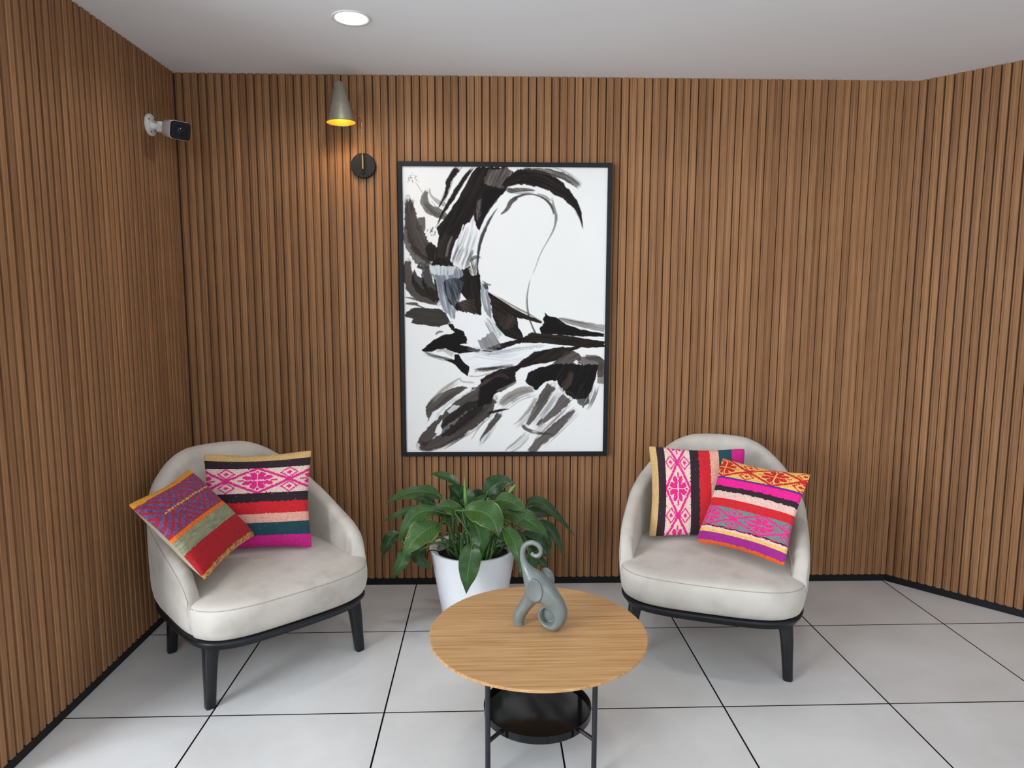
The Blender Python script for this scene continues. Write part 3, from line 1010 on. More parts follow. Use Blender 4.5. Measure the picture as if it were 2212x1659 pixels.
hair(B([(760, 620), (950, 610), (1180, 570)]), 26, 20, INK, .6, 3)
hair([(1500, 110), (1720, 180), (1900, 310)], 22, 45, BRN, .6)
hair([(1090, 310), (1230, 330), (1420, 320)], 12, 26, BRN, .6)
hair([(1620, 300), (1790, 430), (1890, 690)], 14, 26, INK, .6)
hair([(560, 150), (490, 330), (400, 510)], 8, 26, BRN, .6)
hair([(280, 420), (390, 530), (520, 580)], 14, 50, BRN, .6)
hair(B([(1640, 110), (1850, 160), (2100, 220)]), 18, 40, WSH, .5)
hair(B([(240, 440), (380, 490), (560, 540)]), 10, 20, BRN, .7)
hair([(930, 1335), (1200, 1490), (1460, 1620)], 8, 16, BRN, .6)
# spatter
for k in range(26):
    x, y = 140 + rng.randn() * 28, 195 + rng.randn() * 20
    stroke([(x, y, 2 + rng.rand() * 4), (x + 4, y + 3, 3)], WSH, None, .8, 0, .2, 3, 0)
for k in range(14):
    x = 180 + k * 6 + rng.randn() * 3
    stroke([(x, 240 + k * 9, 3), (x + 3, 244 + k * 9, 3)], WSH, None, .7, 0, .2, 3, 0)
for k in range(16):
    x, y = 350 + rng.randn() * 25, 700 + rng.randn() * 30
    stroke([(x, y, 2 + rng.rand() * 4), (x - 4, y + 12, 4)], INK, None, .9, 0, .2, 3, 0)

pic = empty('framed_painting', (0.4480, 0.4935, 0.671))
PW, PH, FT, FDp = 1.008, 1.404, 0.021, 0.034
WANG = math.atan2(BR.y - BL.y, BR.x - BL.x)
pic.rotation_euler = (0, 0, WANG)
cw, ch = PW - 2 * FT, PH - 2 * FT
V3 = np.zeros((NX, NY, 3))
V3[..., 0] = -cw / 2 + gu * cw
V3[..., 1] = -FDp + 0.011
V3[..., 2] = PH - FT - gv * ch
me = grid_mesh('canvas_print', V3)
ca = me.color_attributes.new('paint', 'FLOAT_COLOR', 'POINT')
rgba = np.ones((NX * NY, 4), np.float32)
rgba[:, :3] = np.clip(IMG, 0, 1).reshape(-1, 3)
ca.data.foreach_set('color', rgba.reshape(-1))
me.materials.append(M['canvas'])
if me.polygons[0].normal.y > 0:
    me.flip_normals()
link('canvas_print', me, None, pic)
for nm, (x0, x1, z0, z1) in (('frame_stile', (-PW / 2, -PW / 2 + FT, 0, PH)), ('frame_stile', (PW / 2 - FT, PW / 2, 0, PH)),
                             ('frame_rail', (-PW / 2 + FT, PW / 2 - FT, 0, FT)), ('frame_rail', (-PW / 2 + FT, PW / 2 - FT, PH - FT, PH))):
    bm = bmesh.new()
    box(bm, x0, x1, -FDp, 0, z0, z1, 0.0012)
    from_bm(nm, bm, 'frame_black', pic, smooth=False)
bm = bmesh.new()
box(bm, -cw / 2, cw / 2, -FDp + 0.014, -0.004, FT, PH - FT)
from_bm('back_board', bm, 'frame_black', pic, smooth=False)
tag(pic, 'large black and white abstract brush painting in a thin black frame', 'painting')


# ------------------------------------------------------------------ armchairs
def outline(phi, y_shift=0.0):
    """outer plan of the chair body; phi 0 = back, +-pi = front; returns x, y"""
    s, c = math.sin(phi), math.cos(phi)
    if c >= 0:
        e, a, b, cy = 2 / 2.35, 0.368, 0.325, 0.045
    else:
        e, a, b, cy = 2 / 5.0, 0.368, 0.405, 0.045
    x = a * math.copysign(abs(s) ** e, s)
    y = cy + b * math.copysign(abs(c) ** e, c)
    return x, y


def plan_poly(n=240):
    P = [outline(-PI + 2 * PI * i / 2400) for i in range(2400)]
    P = np.array(P)
    P = np.vstack([P, P[:1]])
    d = np.r_[0, np.cumsum(np.hypot(*np.diff(P, axis=0).T))]
    s = np.linspace(0, d[-1], n, endpoint=False)
    return np.c_[np.interp(s, d, P[:, 0]), np.interp(s, d, P[:, 1])]


def interp(tab, v):
    xs, ys = zip(*tab)
    return float(np.interp(v, xs, ys))


RT, RB = 0.254, 0.226      # seat ring top and bottom


def chair_shell():
    PL = plan_poly(400)
    # keep the U part: everything behind y = -0.265
    ARM = -0.262
    st = [i for i in range(400) if PL[i, 1] >= ARM]
    # order from left arm front, around the back, to right arm front
    left = [p for p in PL[st] if p[0] < 0]
    right = [p for p in PL[st] if p[0] >= 0]
    left.sort(key=lambda p: math.atan2(p[0], p[1] + 0.0))
    right.sort(key=lambda p: math.atan2(p[0], p[1] + 0.0))
    U = np.array(left + right)
    n = len(U)
    tan = np.gradient(U, axis=0)
    tan /= np.hypot(*tan.T)[:, None]
    nor = np.c_[-tan[:, 1], tan[:, 0]]       # outwards check below
    if (nor[n // 2] @ np.array([0, 1])) < 0:
        nor = -nor
    rows = []
    prof_h = [(-0.262, 0.350), (-0.258, 0.395), (-0.245, 0.432), (-0.222, 0.466), (-0.19, 0.492), (-0.14, 0.516), (-0.06, 0.542), (0.05, 0.578), (0.14, 0.622), (0.22, 0.676), (0.29, 0.738), (0.335, 0.782), (0.358, 0.802), (0.372, 0.808)]
    for i in range(n):
        x, y = U[i]
        h = interp(prof_h, y)
        back = min(1, max(0, (y - 0.05) / 0.3))
        th = 0.058 + 0.022 * back
        if y < -0.2:
            th *= 0.9
        row = []
        lean = 0.16 * back
        # outer wall up, rounded rim, inner wall down
        zin = 0.335
        samples = []
        for z, o in ((RT + 0.001, -0.034), (RT + 0.012, -0.020), (RT + 0.04, -0.008), (RT + 0.08, -0.001)):
            samples.append((o, z))
        top = h - th * 0.5
        for k in range(6):
            z = RT + 0.10 + (max(top, RT + 0.101) - RT - 0.10) * k / 5
            samples.append((0.002 * math.sin(PI * k / 5), z))
        for k in range(1, 8):
            a = PI * k / 8
            samples.append((-th / 2 + th / 2 * math.cos(a), max(top, RT + 0.101) + th * 0.5 * math.sin(a)))
        for k in range(7):
            z = max(top, RT + 0.101) + (zin - max(top, RT + 0.101)) * k / 6
            puff = 0.012 * math.sin(PI * min(1, k / 6)) * (0.4 + back)
            samples.append((-th - puff, z))
        for o, z in samples:
            dz = max(0, z - RT - 0.1)
            px = x + nor[i, 0] * o
            py = y + nor[i, 1] * o + lean * dz
            px *= 1 - 0.10 * back * dz
            row.append((px, py, z))
        rows.append(row)
    V = np.array(rows)
    me = grid_mesh('upholstered_shell', V)
    bm = bmesh.new()
    bm.from_mesh(me)
    bm.verts.ensure_lookup_table()
    nv = V.shape[1]
    for base in (0, (n - 1) * nv):
        bm.faces.new([bm.verts[base + k] for k in range(nv)])
    bmesh.ops.recalc_face_normals(bm, faces=bm.faces)
    bm.to_mesh(me); bm.free()
    me.materials.append(M['velvet'])
    # seam between outer panel and rim, running down the front of each arm to the frame
    mid = V[:, 10]
    path = [V[1, k] for k in range(0, 10, 2)] + [mid[k] for k in range(1, n - 1, 2)] + [V[n - 2, k] for k in range(8, -1, -2)]
    bm = bmesh.new()
    tube(bm, [tuple(p) for p in path], 0.0016, 6)
    sme = bpy.data.meshes.new('rim_seam')
    bm.to_mesh(sme); bm.free()
    sme.materials.append(M['stitch'])
    return me, sme


def chair_seat():
    PL = plan_poly(200)
    n = len(PL)
    c0 = np.array([0, -0.02])

    def ring(inset_back, inset_front, z, bulge=0.0):
        out = []
        for x, y in PL:
            f = min(1, max(0, (-0.215 - y) / 0.05))
            f = f * f * (3 - 2 * f)
            ins = inset_back * (1 - f) + inset_front * f
            v = np.array([x, y]) - c0
            L = np.hypot(*v)
            q = c0 + v * (L - ins) / L
            # bowed front edge
            if y < -0.2:
                q[1] -= 0.028 * f * (1 - (x / 0.368) ** 2)
            out.append((q[0], q[1], z))
        return out
    spec = [(.055, .030, RT + 0.001), (.050, .016, RT + 0.010), (.047, .006, RT + 0.030), (.045, .000, RT + 0.060), (.045, .000, RT + 0.092), (.045, .002, RT + 0.112), (.046, .006, RT + 0.1175), (.047, .0065, RT + 0.119), (.048, .010, RT + 0.124), (.052, .022, RT + 0.131), (.062, .045, RT + 0.137)]
    rings = [ring(*s) for s in spec]
    V = [np.array(r) for r in rings]
    last = V[-1]
    cc = np.array([0, -0.03, 0])
    for k in range(1, 9):
        f = k / 8.5
        r = last * (1 - f) + cc * f
        r[:, 2] = RT + 0.137 + 0.022 * math.sin(PI / 2 * f)
        V.append(r)
    V = np.array(V)
    bm = bmesh.new()
    rr = [[bm.verts.new(p) for p in ring_] for ring_ in V]
    loft(bm, rr)
    me = bpy.data.meshes.new('seat_cushion')
    bmesh.ops.recalc_face_normals(bm, faces=bm.faces)
    bm.to_mesh(me); bm.free()
    me.materials.append(M['velvet'])
    seam = [tuple(p) for p in V[6] if p[1] < -0.235]
    seam.sort(key=lambda p: p[0])
    return me, seam


def chair_ring():
    PL = plan_poly(160)
    c0 = np.array([0, -0.02])
    bm = bmesh.new()
    rings = []
    for ins, z in ((.028, RT), (.014, RT - .002), (.012, RT - .008), (.014, RT - .013), (.026, RT - .015), (.028, RB - .004), (.032, RB - .006), (.060, RB - .006), (.060, RT)):
        ring = []
        for x, y in PL:
            v = np.array([x, y]) - c0
            L = np.hypot(*v)
            q = c0 + v * (L - ins) / L
            if y < -0.2:
                f = min(1, max(0, (-0.215 - y) / 0.05))
                q[1] -= 0.028 * f * (1 - (x / 0.368) ** 2)
            ring.append(bm.verts.new((q[0], q[1], z)))
        rings.append(ring)
    rings.append(rings[0])
    loft(bm, rings, False, False)
    me = bpy.data.meshes.new('seat_frame')
    bmesh.ops.recalc_face_normals(bm, faces=bm.faces)
    bm.to_mesh(me); bm.free()
    me.materials.append(M['black_wood'])
    return me


def chair_leg(sx, sy):
    """tapered leg with a bracket that flares into the seat frame"""
    bm = bmesh.new()
    fx, fy = sx * (0.300 if sy < 0 else 0.272), (-0.275 if sy < 0 else 0.232)
    tx, ty = sx * (0.286 if sy < 0 else 0.258), (-0.262 if sy < 0 else 0.215)
    rings = []
    for z, w in ((0.0, 0.0170), (0.006, 0.0185), (0.08, 0.0205), (0.15, 0.0235), (0.185, 0.027), (0.205, 0.032), (0.219, 0.040), (0.226, 0.050)):
        f = z / 0.226
        cx, cy = fx + (tx - fx) * f, fy + (ty - fy) * f
        ext = w - 0.0235 if z > 0.15 else 0
        ring = []
        for k in range(20):
            a = 2 * PI * k / 20
            c, s = math.cos(a), math.sin(a)
            qx = math.copysign(abs(c) ** 0.6, c) * w
            qy = math.copysign(abs(s) ** 0.6, s) * w
            if ext > 0:     # flare only towards the middle of the frame
                if qx * sx > 0: qx *= 0.0235 / w
                if qy * sy > 0: qy *= 0.0235 / w
            ring.append(bm.verts.new((cx + qx, cy + qy, z)))
        rings.append(ring)
    loft(bm, rings)
    me = bpy.data.meshes.new('leg')
    bmesh.ops.recalc_face_normals(bm, faces=bm.faces)
    bm.to_mesh(me); bm.free()
    me.materials.append(M['black_wood'])
    return me


shell_me, rim_me = chair_shell()
seat_me, seam_pts = chair_seat()
ring_me = chair_ring()
bm = bmesh.new()
tube(bm, [(p[0], p[1] - 0.0005, p[2]) for p in seam_pts], 0.0014, 6)
seam_me = bpy.data.meshes.new('seam')
bm.to_mesh(seam_me); bm.free()
seam_me.materials.append(M['stitch'])


def make_chair(loc, rz, label):
    c = empty('armchair', (loc[0], loc[1], 0), rz)
    sh_ = link('upholstered_shell', shell_me, None, c)
    link('seam', rim_me, None, sh_)
    s = link('seat_cushion', seat_me, None, c)
    link('seam', seam_me, None, s)
    link('seat_frame', ring_me, None, c)
    for sx, sy in ((-1, -1), (1, -1), (-1, 1), (1, 1)):
        link('leg', chair_leg(sx, sy), None, c)
    tag(c, label, 'armchair', 'pale velvet armchairs')
    return c


LC = (-0.574, -0.144); LA = math.radians(41)
RC = (1.316, -0.071); RA = -math.radians(20)
ch_l = make_chair(LC, LA, 'pale velvet armchair in the left corner, holding purple and pink cushions')
ch_r = make_chair(RC, RA, 'pale velvet armchair right of the potted plant, near the angled wall')

# ------------------------------------------------------------------ woven cushions
TAN = (0.62, 0.40, 0.17); BLK = (0.022, 0.009, 0.016); PNK = (0.72, 0.015, 0.22); CRM = (0.78, 0.56, 0.48)
RED = (0.60, 0.012, 0.022); SAL = (0.78, 0.40, 0.31); TEA = (0.010, 0.062, 0.085); MAG = (0.62, 0.010, 0.24)


def motif(a, b, ctr, period):
    """woven lattice of diamonds with eight-petalled flowers; a along the band, b across 0..1; True = figure"""
    q = (a - ctr) / period + .5
    x = (q - np.floor(q) - .5) * 2
    y = (b - .5) * 2
    ax, ay = np.abs(x), np.abs(y)
    d = ax + ay
    line = np.abs(d - 1.0) < 0.105
    sx_, sy_ = x * 1.55, y
    r = np.hypot(sx_, sy_)
    th = np.arctan2(sy_, sx_)
    flower = (r < 0.78 * (0.34 + 0.66 * np.abs(np.cos(4 * th + PI / 2)) ** .6)) & (r > .07) & (d < .82)
    flower &= ~((ax < .022) | (ay < .04)) | (r > .5)
    flower |= (ay < .05) & (ax > .40) & (ax < .62)
    flower |= (ax < .035) & (ay > .62) & (ay < .80)
    dc = (1 - ax) * 1.45 + np.abs(ay - .56)
    dia = (dc < .15) | ((dc > .34) & (dc < .46) & (d > 1.09))
    cor = (ax < .30) & (np.abs(d * 1.0 - 1.28) < .06)
    return line | flower | dia | cor


def bands_of(b, spec):
    out = np.zeros(b.shape + (3,))
    lo = 0
    for hi, col in spec:
        m = (b >= lo) & (b < hi + 1e-9)
        if col is not None:
            out[m] = col
        lo = hi
    return out


def pat_pink(a, b):
    """a along stripes 0..1, b across stripes 0..1"""
    bj = b + (vnoise(a * 60, b * 3, 3) - .5) * .008
    out = bands_of(bj, [(.075, TAN), (.160, BLK), (.415, CRM), (.505, BLK), (.620, RED), (.712, SAL), (.850, TEA), (1.01, MAG)])
    m = (bj > .160) & (bj < .415)
    fig = motif(a, np.clip((bj - .160) / .255, 0, 1), .52, .58)
    out[m & fig] = PNK
    sp = rng.rand(*a.shape) > .996
    out[sp] = out[sp] * .6 + .14
    return out


def pat_red_yellow(a, b):
    YEL = (0.80, 0.46, 0.12)
    bj = b + (vnoise(a * 60, b * 3, 7) - .5) * .006
    out = bands_of(bj, [(.235, YEL), (.258, (.10, .025, .23)), (.345, (.80, .008, .27)), (.405, BLK), (.485, (.78, .50, .44)), (.575, RED), (.790, (.17, .22, .22)), (.806, PNK), (.835, (.80, .55, .42)), (.870, (.78, .48, .14)), (.965, (.33, .014, .24)), (1.01, (.75, .11, .01))])
    m = bj < .235
    out[m & motif(a, np.clip(bj / .235, 0, 1), .10, .58)] = (.55, .012, .012)
    m = (bj > .575) & (bj < .790)
    out[m & motif(a, np.clip((bj - .575) / .215, 0, 1), .10, .60)] = (.72, .020, .21)
    wv = .800 + .007 * np.sin(a * 38)
    out[np.abs(bj - wv) < .006] = BLK
    return out


def pat_purple(a, b):
    PUR = (.135, .060, .165); RD = (.42, .012, .026)
    bj = b + (vnoise(a * 50, b * 3, 9) - .5) * .010
    out = bands_of(bj, [(.070, (.70, .30, .025)), (.500, PUR), (.540, (.80, .16, .015)), (.690, (.24, .235, .15)), (.945, (.40, .006, .014)), (1.01, (.35, .13, .09))])
    m = (bj > .070) & (bj < .500)
    y = (bj - .285) / .215
    ax = np.abs(((a * 2.0 + .5) % 1) - .5) * 2
    d = ax * 1.05 + np.abs(y)
    st = (np.abs((d * 2.6) % 1 - .5) < .20)
    hatch = vnoise(a * 90 + b * 40, b * 70 - a * 25, 4)
    pu = np.array(PUR)[None, None] * (0.7 + 1.0 * hatch[..., None])
    out[m] = pu[m]
    out[m & st & (hatch > .22)] = RD
    out[m & (np.abs(y) > .97)] = RD
    mid = m & (np.abs(y + .02) < .045) & (((a * 24) % 1 < .6) | (hatch > .6)) & (a > .1) & (a < .93)
    out[mid] = (.78, .40, .04)
    mo = (bj > .540) & (bj < .690)
    ol = vnoise(a * 12, b * 60, 12)
    out[mo] = np.stack([.20 + .13 * ol, .215 + .10 * ol, .145 + .04 * ol], -1)[mo]
    mt = bj > .945
    out[mt & (vnoise(a * 60, b * 70, 6) > .5)] = (.70, .33, .05)
    return out


def cushion(name, pat, ctr, right, upd, sx, sy, thick, label, vert=False, flipb=False, N=132, seed=0, sag=0.0):
    """local x = right, local y = up along the cushion, local z = out of its face"""
    R = Vector(right).normalized()
    Uv = Vector(upd)
    Nn = R.cross(Uv).normalized()
    Uv = Nn.cross(R).normalized()
    root = empty(name, ctr)
    root.rotation_euler = Matrix(((R.x, Uv.x, Nn.x), (R.y, Uv.y, Nn.y), (R.z, Uv.z, Nn.z))).to_euler()
    u = np.linspace(-1, 1, N + 1)
    uu, vv = np.meshgrid(u, u, indexing='ij')

    def surf(side, extra):
        t = np.clip((1 - np.abs(uu) ** 2.4) * (1 - np.abs(vv) ** 2.4), 0, 1) ** 0.52
        x = sx / 2 * uu * (1 - 0.092 * (1 - vv ** 2) * np.abs(uu) ** 1.5) * (1 - 0.035 * (uu * vv) ** 8)
        y = sy / 2 * vv * (1 - 0.092 * (1 - uu ** 2) * np.abs(vv) ** 1.5) * (1 - 0.035 * (uu * vv) ** 8)
        lump = 1 + 0.22 * (fbm(uu * 1.6 + 5 + seed, vv * 1.6 + 5, seed) - .5)
        z = side * (thick / 2) * t * lump
        y = y - sag * (1 - vv ** 2) * .5 * (1 - uu ** 2) * 0
        z = z + 0.010 * (fbm(uu * 1.1 + 3, vv * 1.1 + seed, seed + 2) - .5) * 2 * (np.abs(uu * vv) + .3)
        return np.stack([x, y, z + extra], -1)
    a = ((vv + 1) / 2) if vert else ((uu + 1) / 2)
    b = ((uu + 1) / 2) if vert else ((1 - vv) / 2)
    rib = ((np.arange(N + 1) % 2) * 2 - 1) * 0.0016
    ex = rib[None, :].repeat(N + 1, 0) if vert else rib[:, None].repeat(N + 1, 1)
    edge = np.clip((1 - np.maximum(np.abs(uu), np.abs(vv))) * 14, 0, 1)
    Vf = surf(1, ex * edge)
    me = grid_mesh('woven_front', Vf)
    ac = (a[:-1, :-1] + a[1:, 1:]) / 2
    bc = (b[:-1, :-1] + b[1:, 1:]) / 2
    colr = pat(ac, 1 - bc if flipb else bc)
    colr = colr * (0.82 + 0.36 * rng.rand(*ac.shape))[..., None]
    lc = np.ones((N * N, 4, 4), np.float32)
    lc[:, :, :3] = np.clip(colr, 0, 1).reshape(-1, 1, 3)
    at_ = me.color_attributes.new('paint', 'FLOAT_COLOR', 'CORNER')
    at_.data.foreach_set('color', lc.reshape(-1))
    me.materials.append(M['weave'])
    if me.polygons[N * N // 2].normal.z < 0:
        me.flip_normals()
    link('woven_front', me, None, root)
    st = slice(0, None, 4)
    me2 = grid_mesh('plain_back', surf(-1, 0)[st, st])
    if me2.polygons[len(me2.polygons) // 2].normal.z > 0:
        me2.flip_normals()
    link('plain_back', me2, 'cushion_back', root)
    tag(root, label, 'cushion', 'woven cushions on the armchairs')
    return root


def place(right_angle, tilt_back, roll):
    """right/up vectors of an upright cushion facing -y turned by right_angle about z, leaned back, then rolled in its own plane"""
    Rz = Matrix.Rotation(right_angle, 3, 'Z')
    Rx = Matrix.Rotation(tilt_back, 3, 'X')
    Ry = Matrix.Rotation(roll, 3, 'Y')
    m = Rz @ Rx.inverted() @ Ry
    return m @ Vector((1, 0, 0)), m @ Vector((0, 0, 1))


r_, u_ = place(math.radians(8), math.radians(14), math.radians(0))
cushion('cushion', pat_pink, (-0.587, -0.060, 0.606), r_, u_, 0.440, 0.412, 0.13, 'cushion with horizontal stripes below a pink diamond band, on left armchair', seed=1)
cushion('cushion', pat_purple, (-0.717, -0.355, 0.617), (0.14, 0.985, 0.09), (-0.62, 0.05, 0.68), 0.375, 0.375, 0.12, 'tilted cushion with purple zigzag weave, orange line and red end, on left armchair', seed=2)
cushion('cushion', pat_pink, (1.276, 0.035, 0.603), *place(math.radians(-9), math.radians(20), 0), 0.425, 0.405, 0.13, 'cushion with upright stripes and pink diamond band, behind on right armchair', vert=True, seed=3)
cushion('cushion', pat_red_yellow, (1.424, -0.206, 0.602), (0.68, -0.72, -0.01), (0.40, 0.34, 0.85), 0.384, 0.386, 0.10, 'front cushion with red and yellow lattice top band, on right armchair', seed=4)

# ------------------------------------------------------------------ potted plant
PC = Vector((0.297, 0.110, 0))
pot = empty('potted_plant', PC)
RZ = 0.338
bm = bmesh.new()
lathe(bm, [(0, 0.0), (0.128, 0.0), (0.133, 0.004), (0.160, 0.15), (0.191, RZ - 0.004), (0.1945, RZ), (0.191, RZ + 0.003), (0.176, RZ + 0.003), (0.172, RZ - 0.002), (0.166, RZ - 0.06), (0.0, RZ - 0.06)], 72)
from_bm('pot', bm, 'pot_white', pot, sharp=60)
bm = bmesh.new()
n1 = 40
V = np.zeros((12, n1 + 1, 3))
for i in range(12):
    for j in range(n1 + 1):
        r = 0.168 * i / 11
        a = 2 * PI * j / n1
        V[i, j] = (r * math.cos(a), r * math.sin(a), RZ - 0.045 + 0.010 * mnoise.noise(Vector((r * math.cos(a) * 30, r * math.sin(a) * 30, 0))))
bm.free()
link('soil', grid_mesh('soil', V), 'soil', pot)
bm = bmesh.new()
pts = []
for j in range(60):
    a = PI * (0.10 + 1.02 * j / 59)
    pts.append((0.168 * math.cos(a), 0.168 * math.sin(a), RZ - 0.008 + 0.004 * math.sin(j * 1.9)))
tube(bm, pts, [0.009 + 0.0022 * math.sin(j * 1.9 + 1) for j in range(60)], 8)
from_bm('liner_rim', bm, 'liner', pot)
bm = bmesh.new()
tube(bm, smooth_path([(-0.13, -0.02, RZ - 0.04), (-0.155, -0.06, RZ + 0.004), (-0.182, -0.065, RZ + 0.010), (-0.197, -0.066, RZ - 0.002), (-0.199, -0.067, RZ - 0.03)], 6), 0.0022, 8)
from_bm('cable', bm, 'black_base', pot)


def leaf(b, m, t, hw, Y, mat='leaf_green', nh=(0, -0.72, 0.66), stem=True, wav=0.16, root=None, fold=0.25):
    """b, m, t: base, middle and tip read off an enlargement of the photograph; Y: their depths"""
    q = [at(800 + p[0] / 4.608, 980 + p[1] / 4.608, y) for p, y in zip((b, m, t), Y)]
    W = 1.12 * hw / 4.608 / FPX * (q[1] - CAM).dot(fw)
    nt, ns = 22, 9
    sd = random.random() * 50
    # quadratic through three points
    c = q[1] * 2 - (q[0] + q[2]) * 0.5
    V = np.zeros((nt, ns, 3))
    UVs = np.zeros((nt, ns, 2))
    NH = Vector(nh).normalized()
    for i in range(nt):
        f = i / (nt - 1)
        p = q[0] * (1 - f) ** 2 + c * 2 * f * (1 - f) + q[2] * f * f
        T = ((c - q[0]) * (1 - f) + (q[2] - c) * f).normalized()
        S = T.cross(NH)
        if S.length < 0.1:
            S = T.orthogonal()
        S.normalize()
        N = S.cross(T).normalized()
        wd = W * max(0.0, math.sin(PI * min(1, f ** 0.80))) ** 0.82
        if f > .8:
            wd *= 1 - 0.35 * (f - .8) / .2
        for k in range(ns):
            s = k / (ns - 1) * 2 - 1
            wave = wav * wd * math.sin(f * 13 + sd + (2.0 if s > 0 else 0)) * s * s
            off = S * (s * wd) + N * (fold * wd * abs(s) ** 1.3 - 0.45 * fold * wd * s * s * 1.6 + wave)
            V[i, k] = (p + off) - PC
            UVs[i, k] = (f, s * .5 + .5)
    me = grid_mesh('leaf', V)
    uvl = me.uv_layers.new(name='UVMap')
    li = np.zeros(len(me.loops), np.int32)
    me.loops.foreach_get('vertex_index', li)
    uvl.data.foreach_set('uv', UVs.reshape(-1, 2)[li].astype(np.float32).reshape(-1))
    o = link('leaf', me, mat, pot)
    if stem:
        a = math.atan2(q[0].y - PC.y, q[0].x - PC.x) + random.uniform(-.3, .3)
        rr = random.uniform(0.02, 0.10) if root is None else root
        s0 = Vector((rr * math.cos(a), rr * math.sin(a), RZ - 0.05))
        s3 = q[0] - PC
        T0 = (c - q[0]).normalized()
        s2 = s3 - T0 * 0.05
        s1 = s0 * 0.65 + s3 * 0.35 + Vector((0, 0, 0.05))
        bm = bmesh.new()
        ps = smooth_path([s0, s1, s2, s3, s3 + T0 * 0.03], 5)
        tube(bm, ps, [0.0052 - 0.0028 * k / (len(ps) - 1) for k in range(len(ps))], 7)
        from_bm('stem', bm, 'stem_green', o)
    return o


G, E_, D = 'leaf_green', 'leaf_edged', 'leaf_dark'
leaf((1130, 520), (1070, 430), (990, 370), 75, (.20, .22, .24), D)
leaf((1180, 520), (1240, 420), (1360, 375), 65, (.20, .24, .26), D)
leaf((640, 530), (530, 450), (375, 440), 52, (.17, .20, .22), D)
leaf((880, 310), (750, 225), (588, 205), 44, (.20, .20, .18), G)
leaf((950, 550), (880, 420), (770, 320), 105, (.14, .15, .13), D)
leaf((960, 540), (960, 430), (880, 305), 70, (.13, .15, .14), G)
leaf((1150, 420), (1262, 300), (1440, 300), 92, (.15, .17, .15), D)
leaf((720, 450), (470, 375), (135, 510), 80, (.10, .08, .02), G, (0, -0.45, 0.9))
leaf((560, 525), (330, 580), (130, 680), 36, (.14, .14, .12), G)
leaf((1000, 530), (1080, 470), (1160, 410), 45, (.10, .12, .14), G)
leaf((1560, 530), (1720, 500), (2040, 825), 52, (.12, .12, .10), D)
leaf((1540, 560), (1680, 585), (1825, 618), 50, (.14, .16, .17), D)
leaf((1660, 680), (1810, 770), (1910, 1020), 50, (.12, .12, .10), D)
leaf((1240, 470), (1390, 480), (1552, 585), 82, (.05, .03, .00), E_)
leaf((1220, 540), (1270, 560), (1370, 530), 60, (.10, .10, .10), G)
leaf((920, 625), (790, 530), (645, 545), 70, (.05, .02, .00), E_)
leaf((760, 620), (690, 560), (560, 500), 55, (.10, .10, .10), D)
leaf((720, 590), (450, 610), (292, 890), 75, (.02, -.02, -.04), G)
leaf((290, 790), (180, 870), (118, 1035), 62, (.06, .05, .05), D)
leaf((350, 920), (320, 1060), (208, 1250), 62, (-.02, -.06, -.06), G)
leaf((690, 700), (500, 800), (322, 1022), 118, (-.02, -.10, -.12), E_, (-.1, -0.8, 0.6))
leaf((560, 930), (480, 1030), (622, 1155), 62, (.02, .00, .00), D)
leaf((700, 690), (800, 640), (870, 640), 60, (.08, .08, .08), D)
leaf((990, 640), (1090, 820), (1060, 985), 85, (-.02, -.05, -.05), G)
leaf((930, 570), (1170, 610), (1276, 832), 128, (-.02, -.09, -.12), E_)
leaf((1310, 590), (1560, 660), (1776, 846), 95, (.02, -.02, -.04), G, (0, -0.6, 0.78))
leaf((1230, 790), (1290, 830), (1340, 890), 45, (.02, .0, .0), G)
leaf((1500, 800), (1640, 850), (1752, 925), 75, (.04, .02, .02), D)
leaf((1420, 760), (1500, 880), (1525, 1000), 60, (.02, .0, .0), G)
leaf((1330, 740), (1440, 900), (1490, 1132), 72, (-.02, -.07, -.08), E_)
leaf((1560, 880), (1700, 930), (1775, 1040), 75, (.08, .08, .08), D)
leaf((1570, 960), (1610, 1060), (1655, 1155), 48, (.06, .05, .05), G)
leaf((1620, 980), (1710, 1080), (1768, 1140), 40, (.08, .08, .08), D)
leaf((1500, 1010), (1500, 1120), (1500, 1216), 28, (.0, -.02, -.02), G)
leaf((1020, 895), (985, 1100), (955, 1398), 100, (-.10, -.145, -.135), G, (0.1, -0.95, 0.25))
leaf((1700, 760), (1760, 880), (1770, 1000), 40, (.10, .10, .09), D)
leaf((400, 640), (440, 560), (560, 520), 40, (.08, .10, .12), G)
# two young rolled leaves
for pts, Y in ((((950, 560), (945, 420), (935, 240)), .10), (((1370, 400), (1410, 350), (1445, 300)), .12)):
    qs = [at(800 + p[0] / 4.608, 980 + p[1] / 4.608, Y) - PC for p in pts]
    bm = bmesh.new()
    ps = smooth_path(qs, 8)
    tube(bm, ps, [0.0075 * math.sin(PI * (0.12 + 0.86 * k / (len(ps) - 1))) + 0.0008 for k in range(len(ps))], 9)
    from_bm('young_leaf', bm, 'young_leaf', pot)
# bare stems in the middle of the clump
for k in range(9):
    a = random.uniform(-PI, 0)
    r0_ = random.uniform(0.02, 0.11)
    bm = bmesh.new()
    top = Vector((r0_ * 1.5 * math.cos(a), r0_ * 1.3 * math.sin(a), RZ + random.uniform(.07, .13)))
    tube(bm, smooth_path([(r0_ * math.cos(a), r0_ * math.sin(a), RZ - .05), (r0_ * 1.15 * math.cos(a), r0_ * 1.1 * math.sin(a), RZ + .03), top], 5), 0.0042, 7)
    from_bm('stem', bm, 'stem_green', pot)
tag(pot, 'leafy green peace lily in a tapered white pot between the armchairs', 'plant')

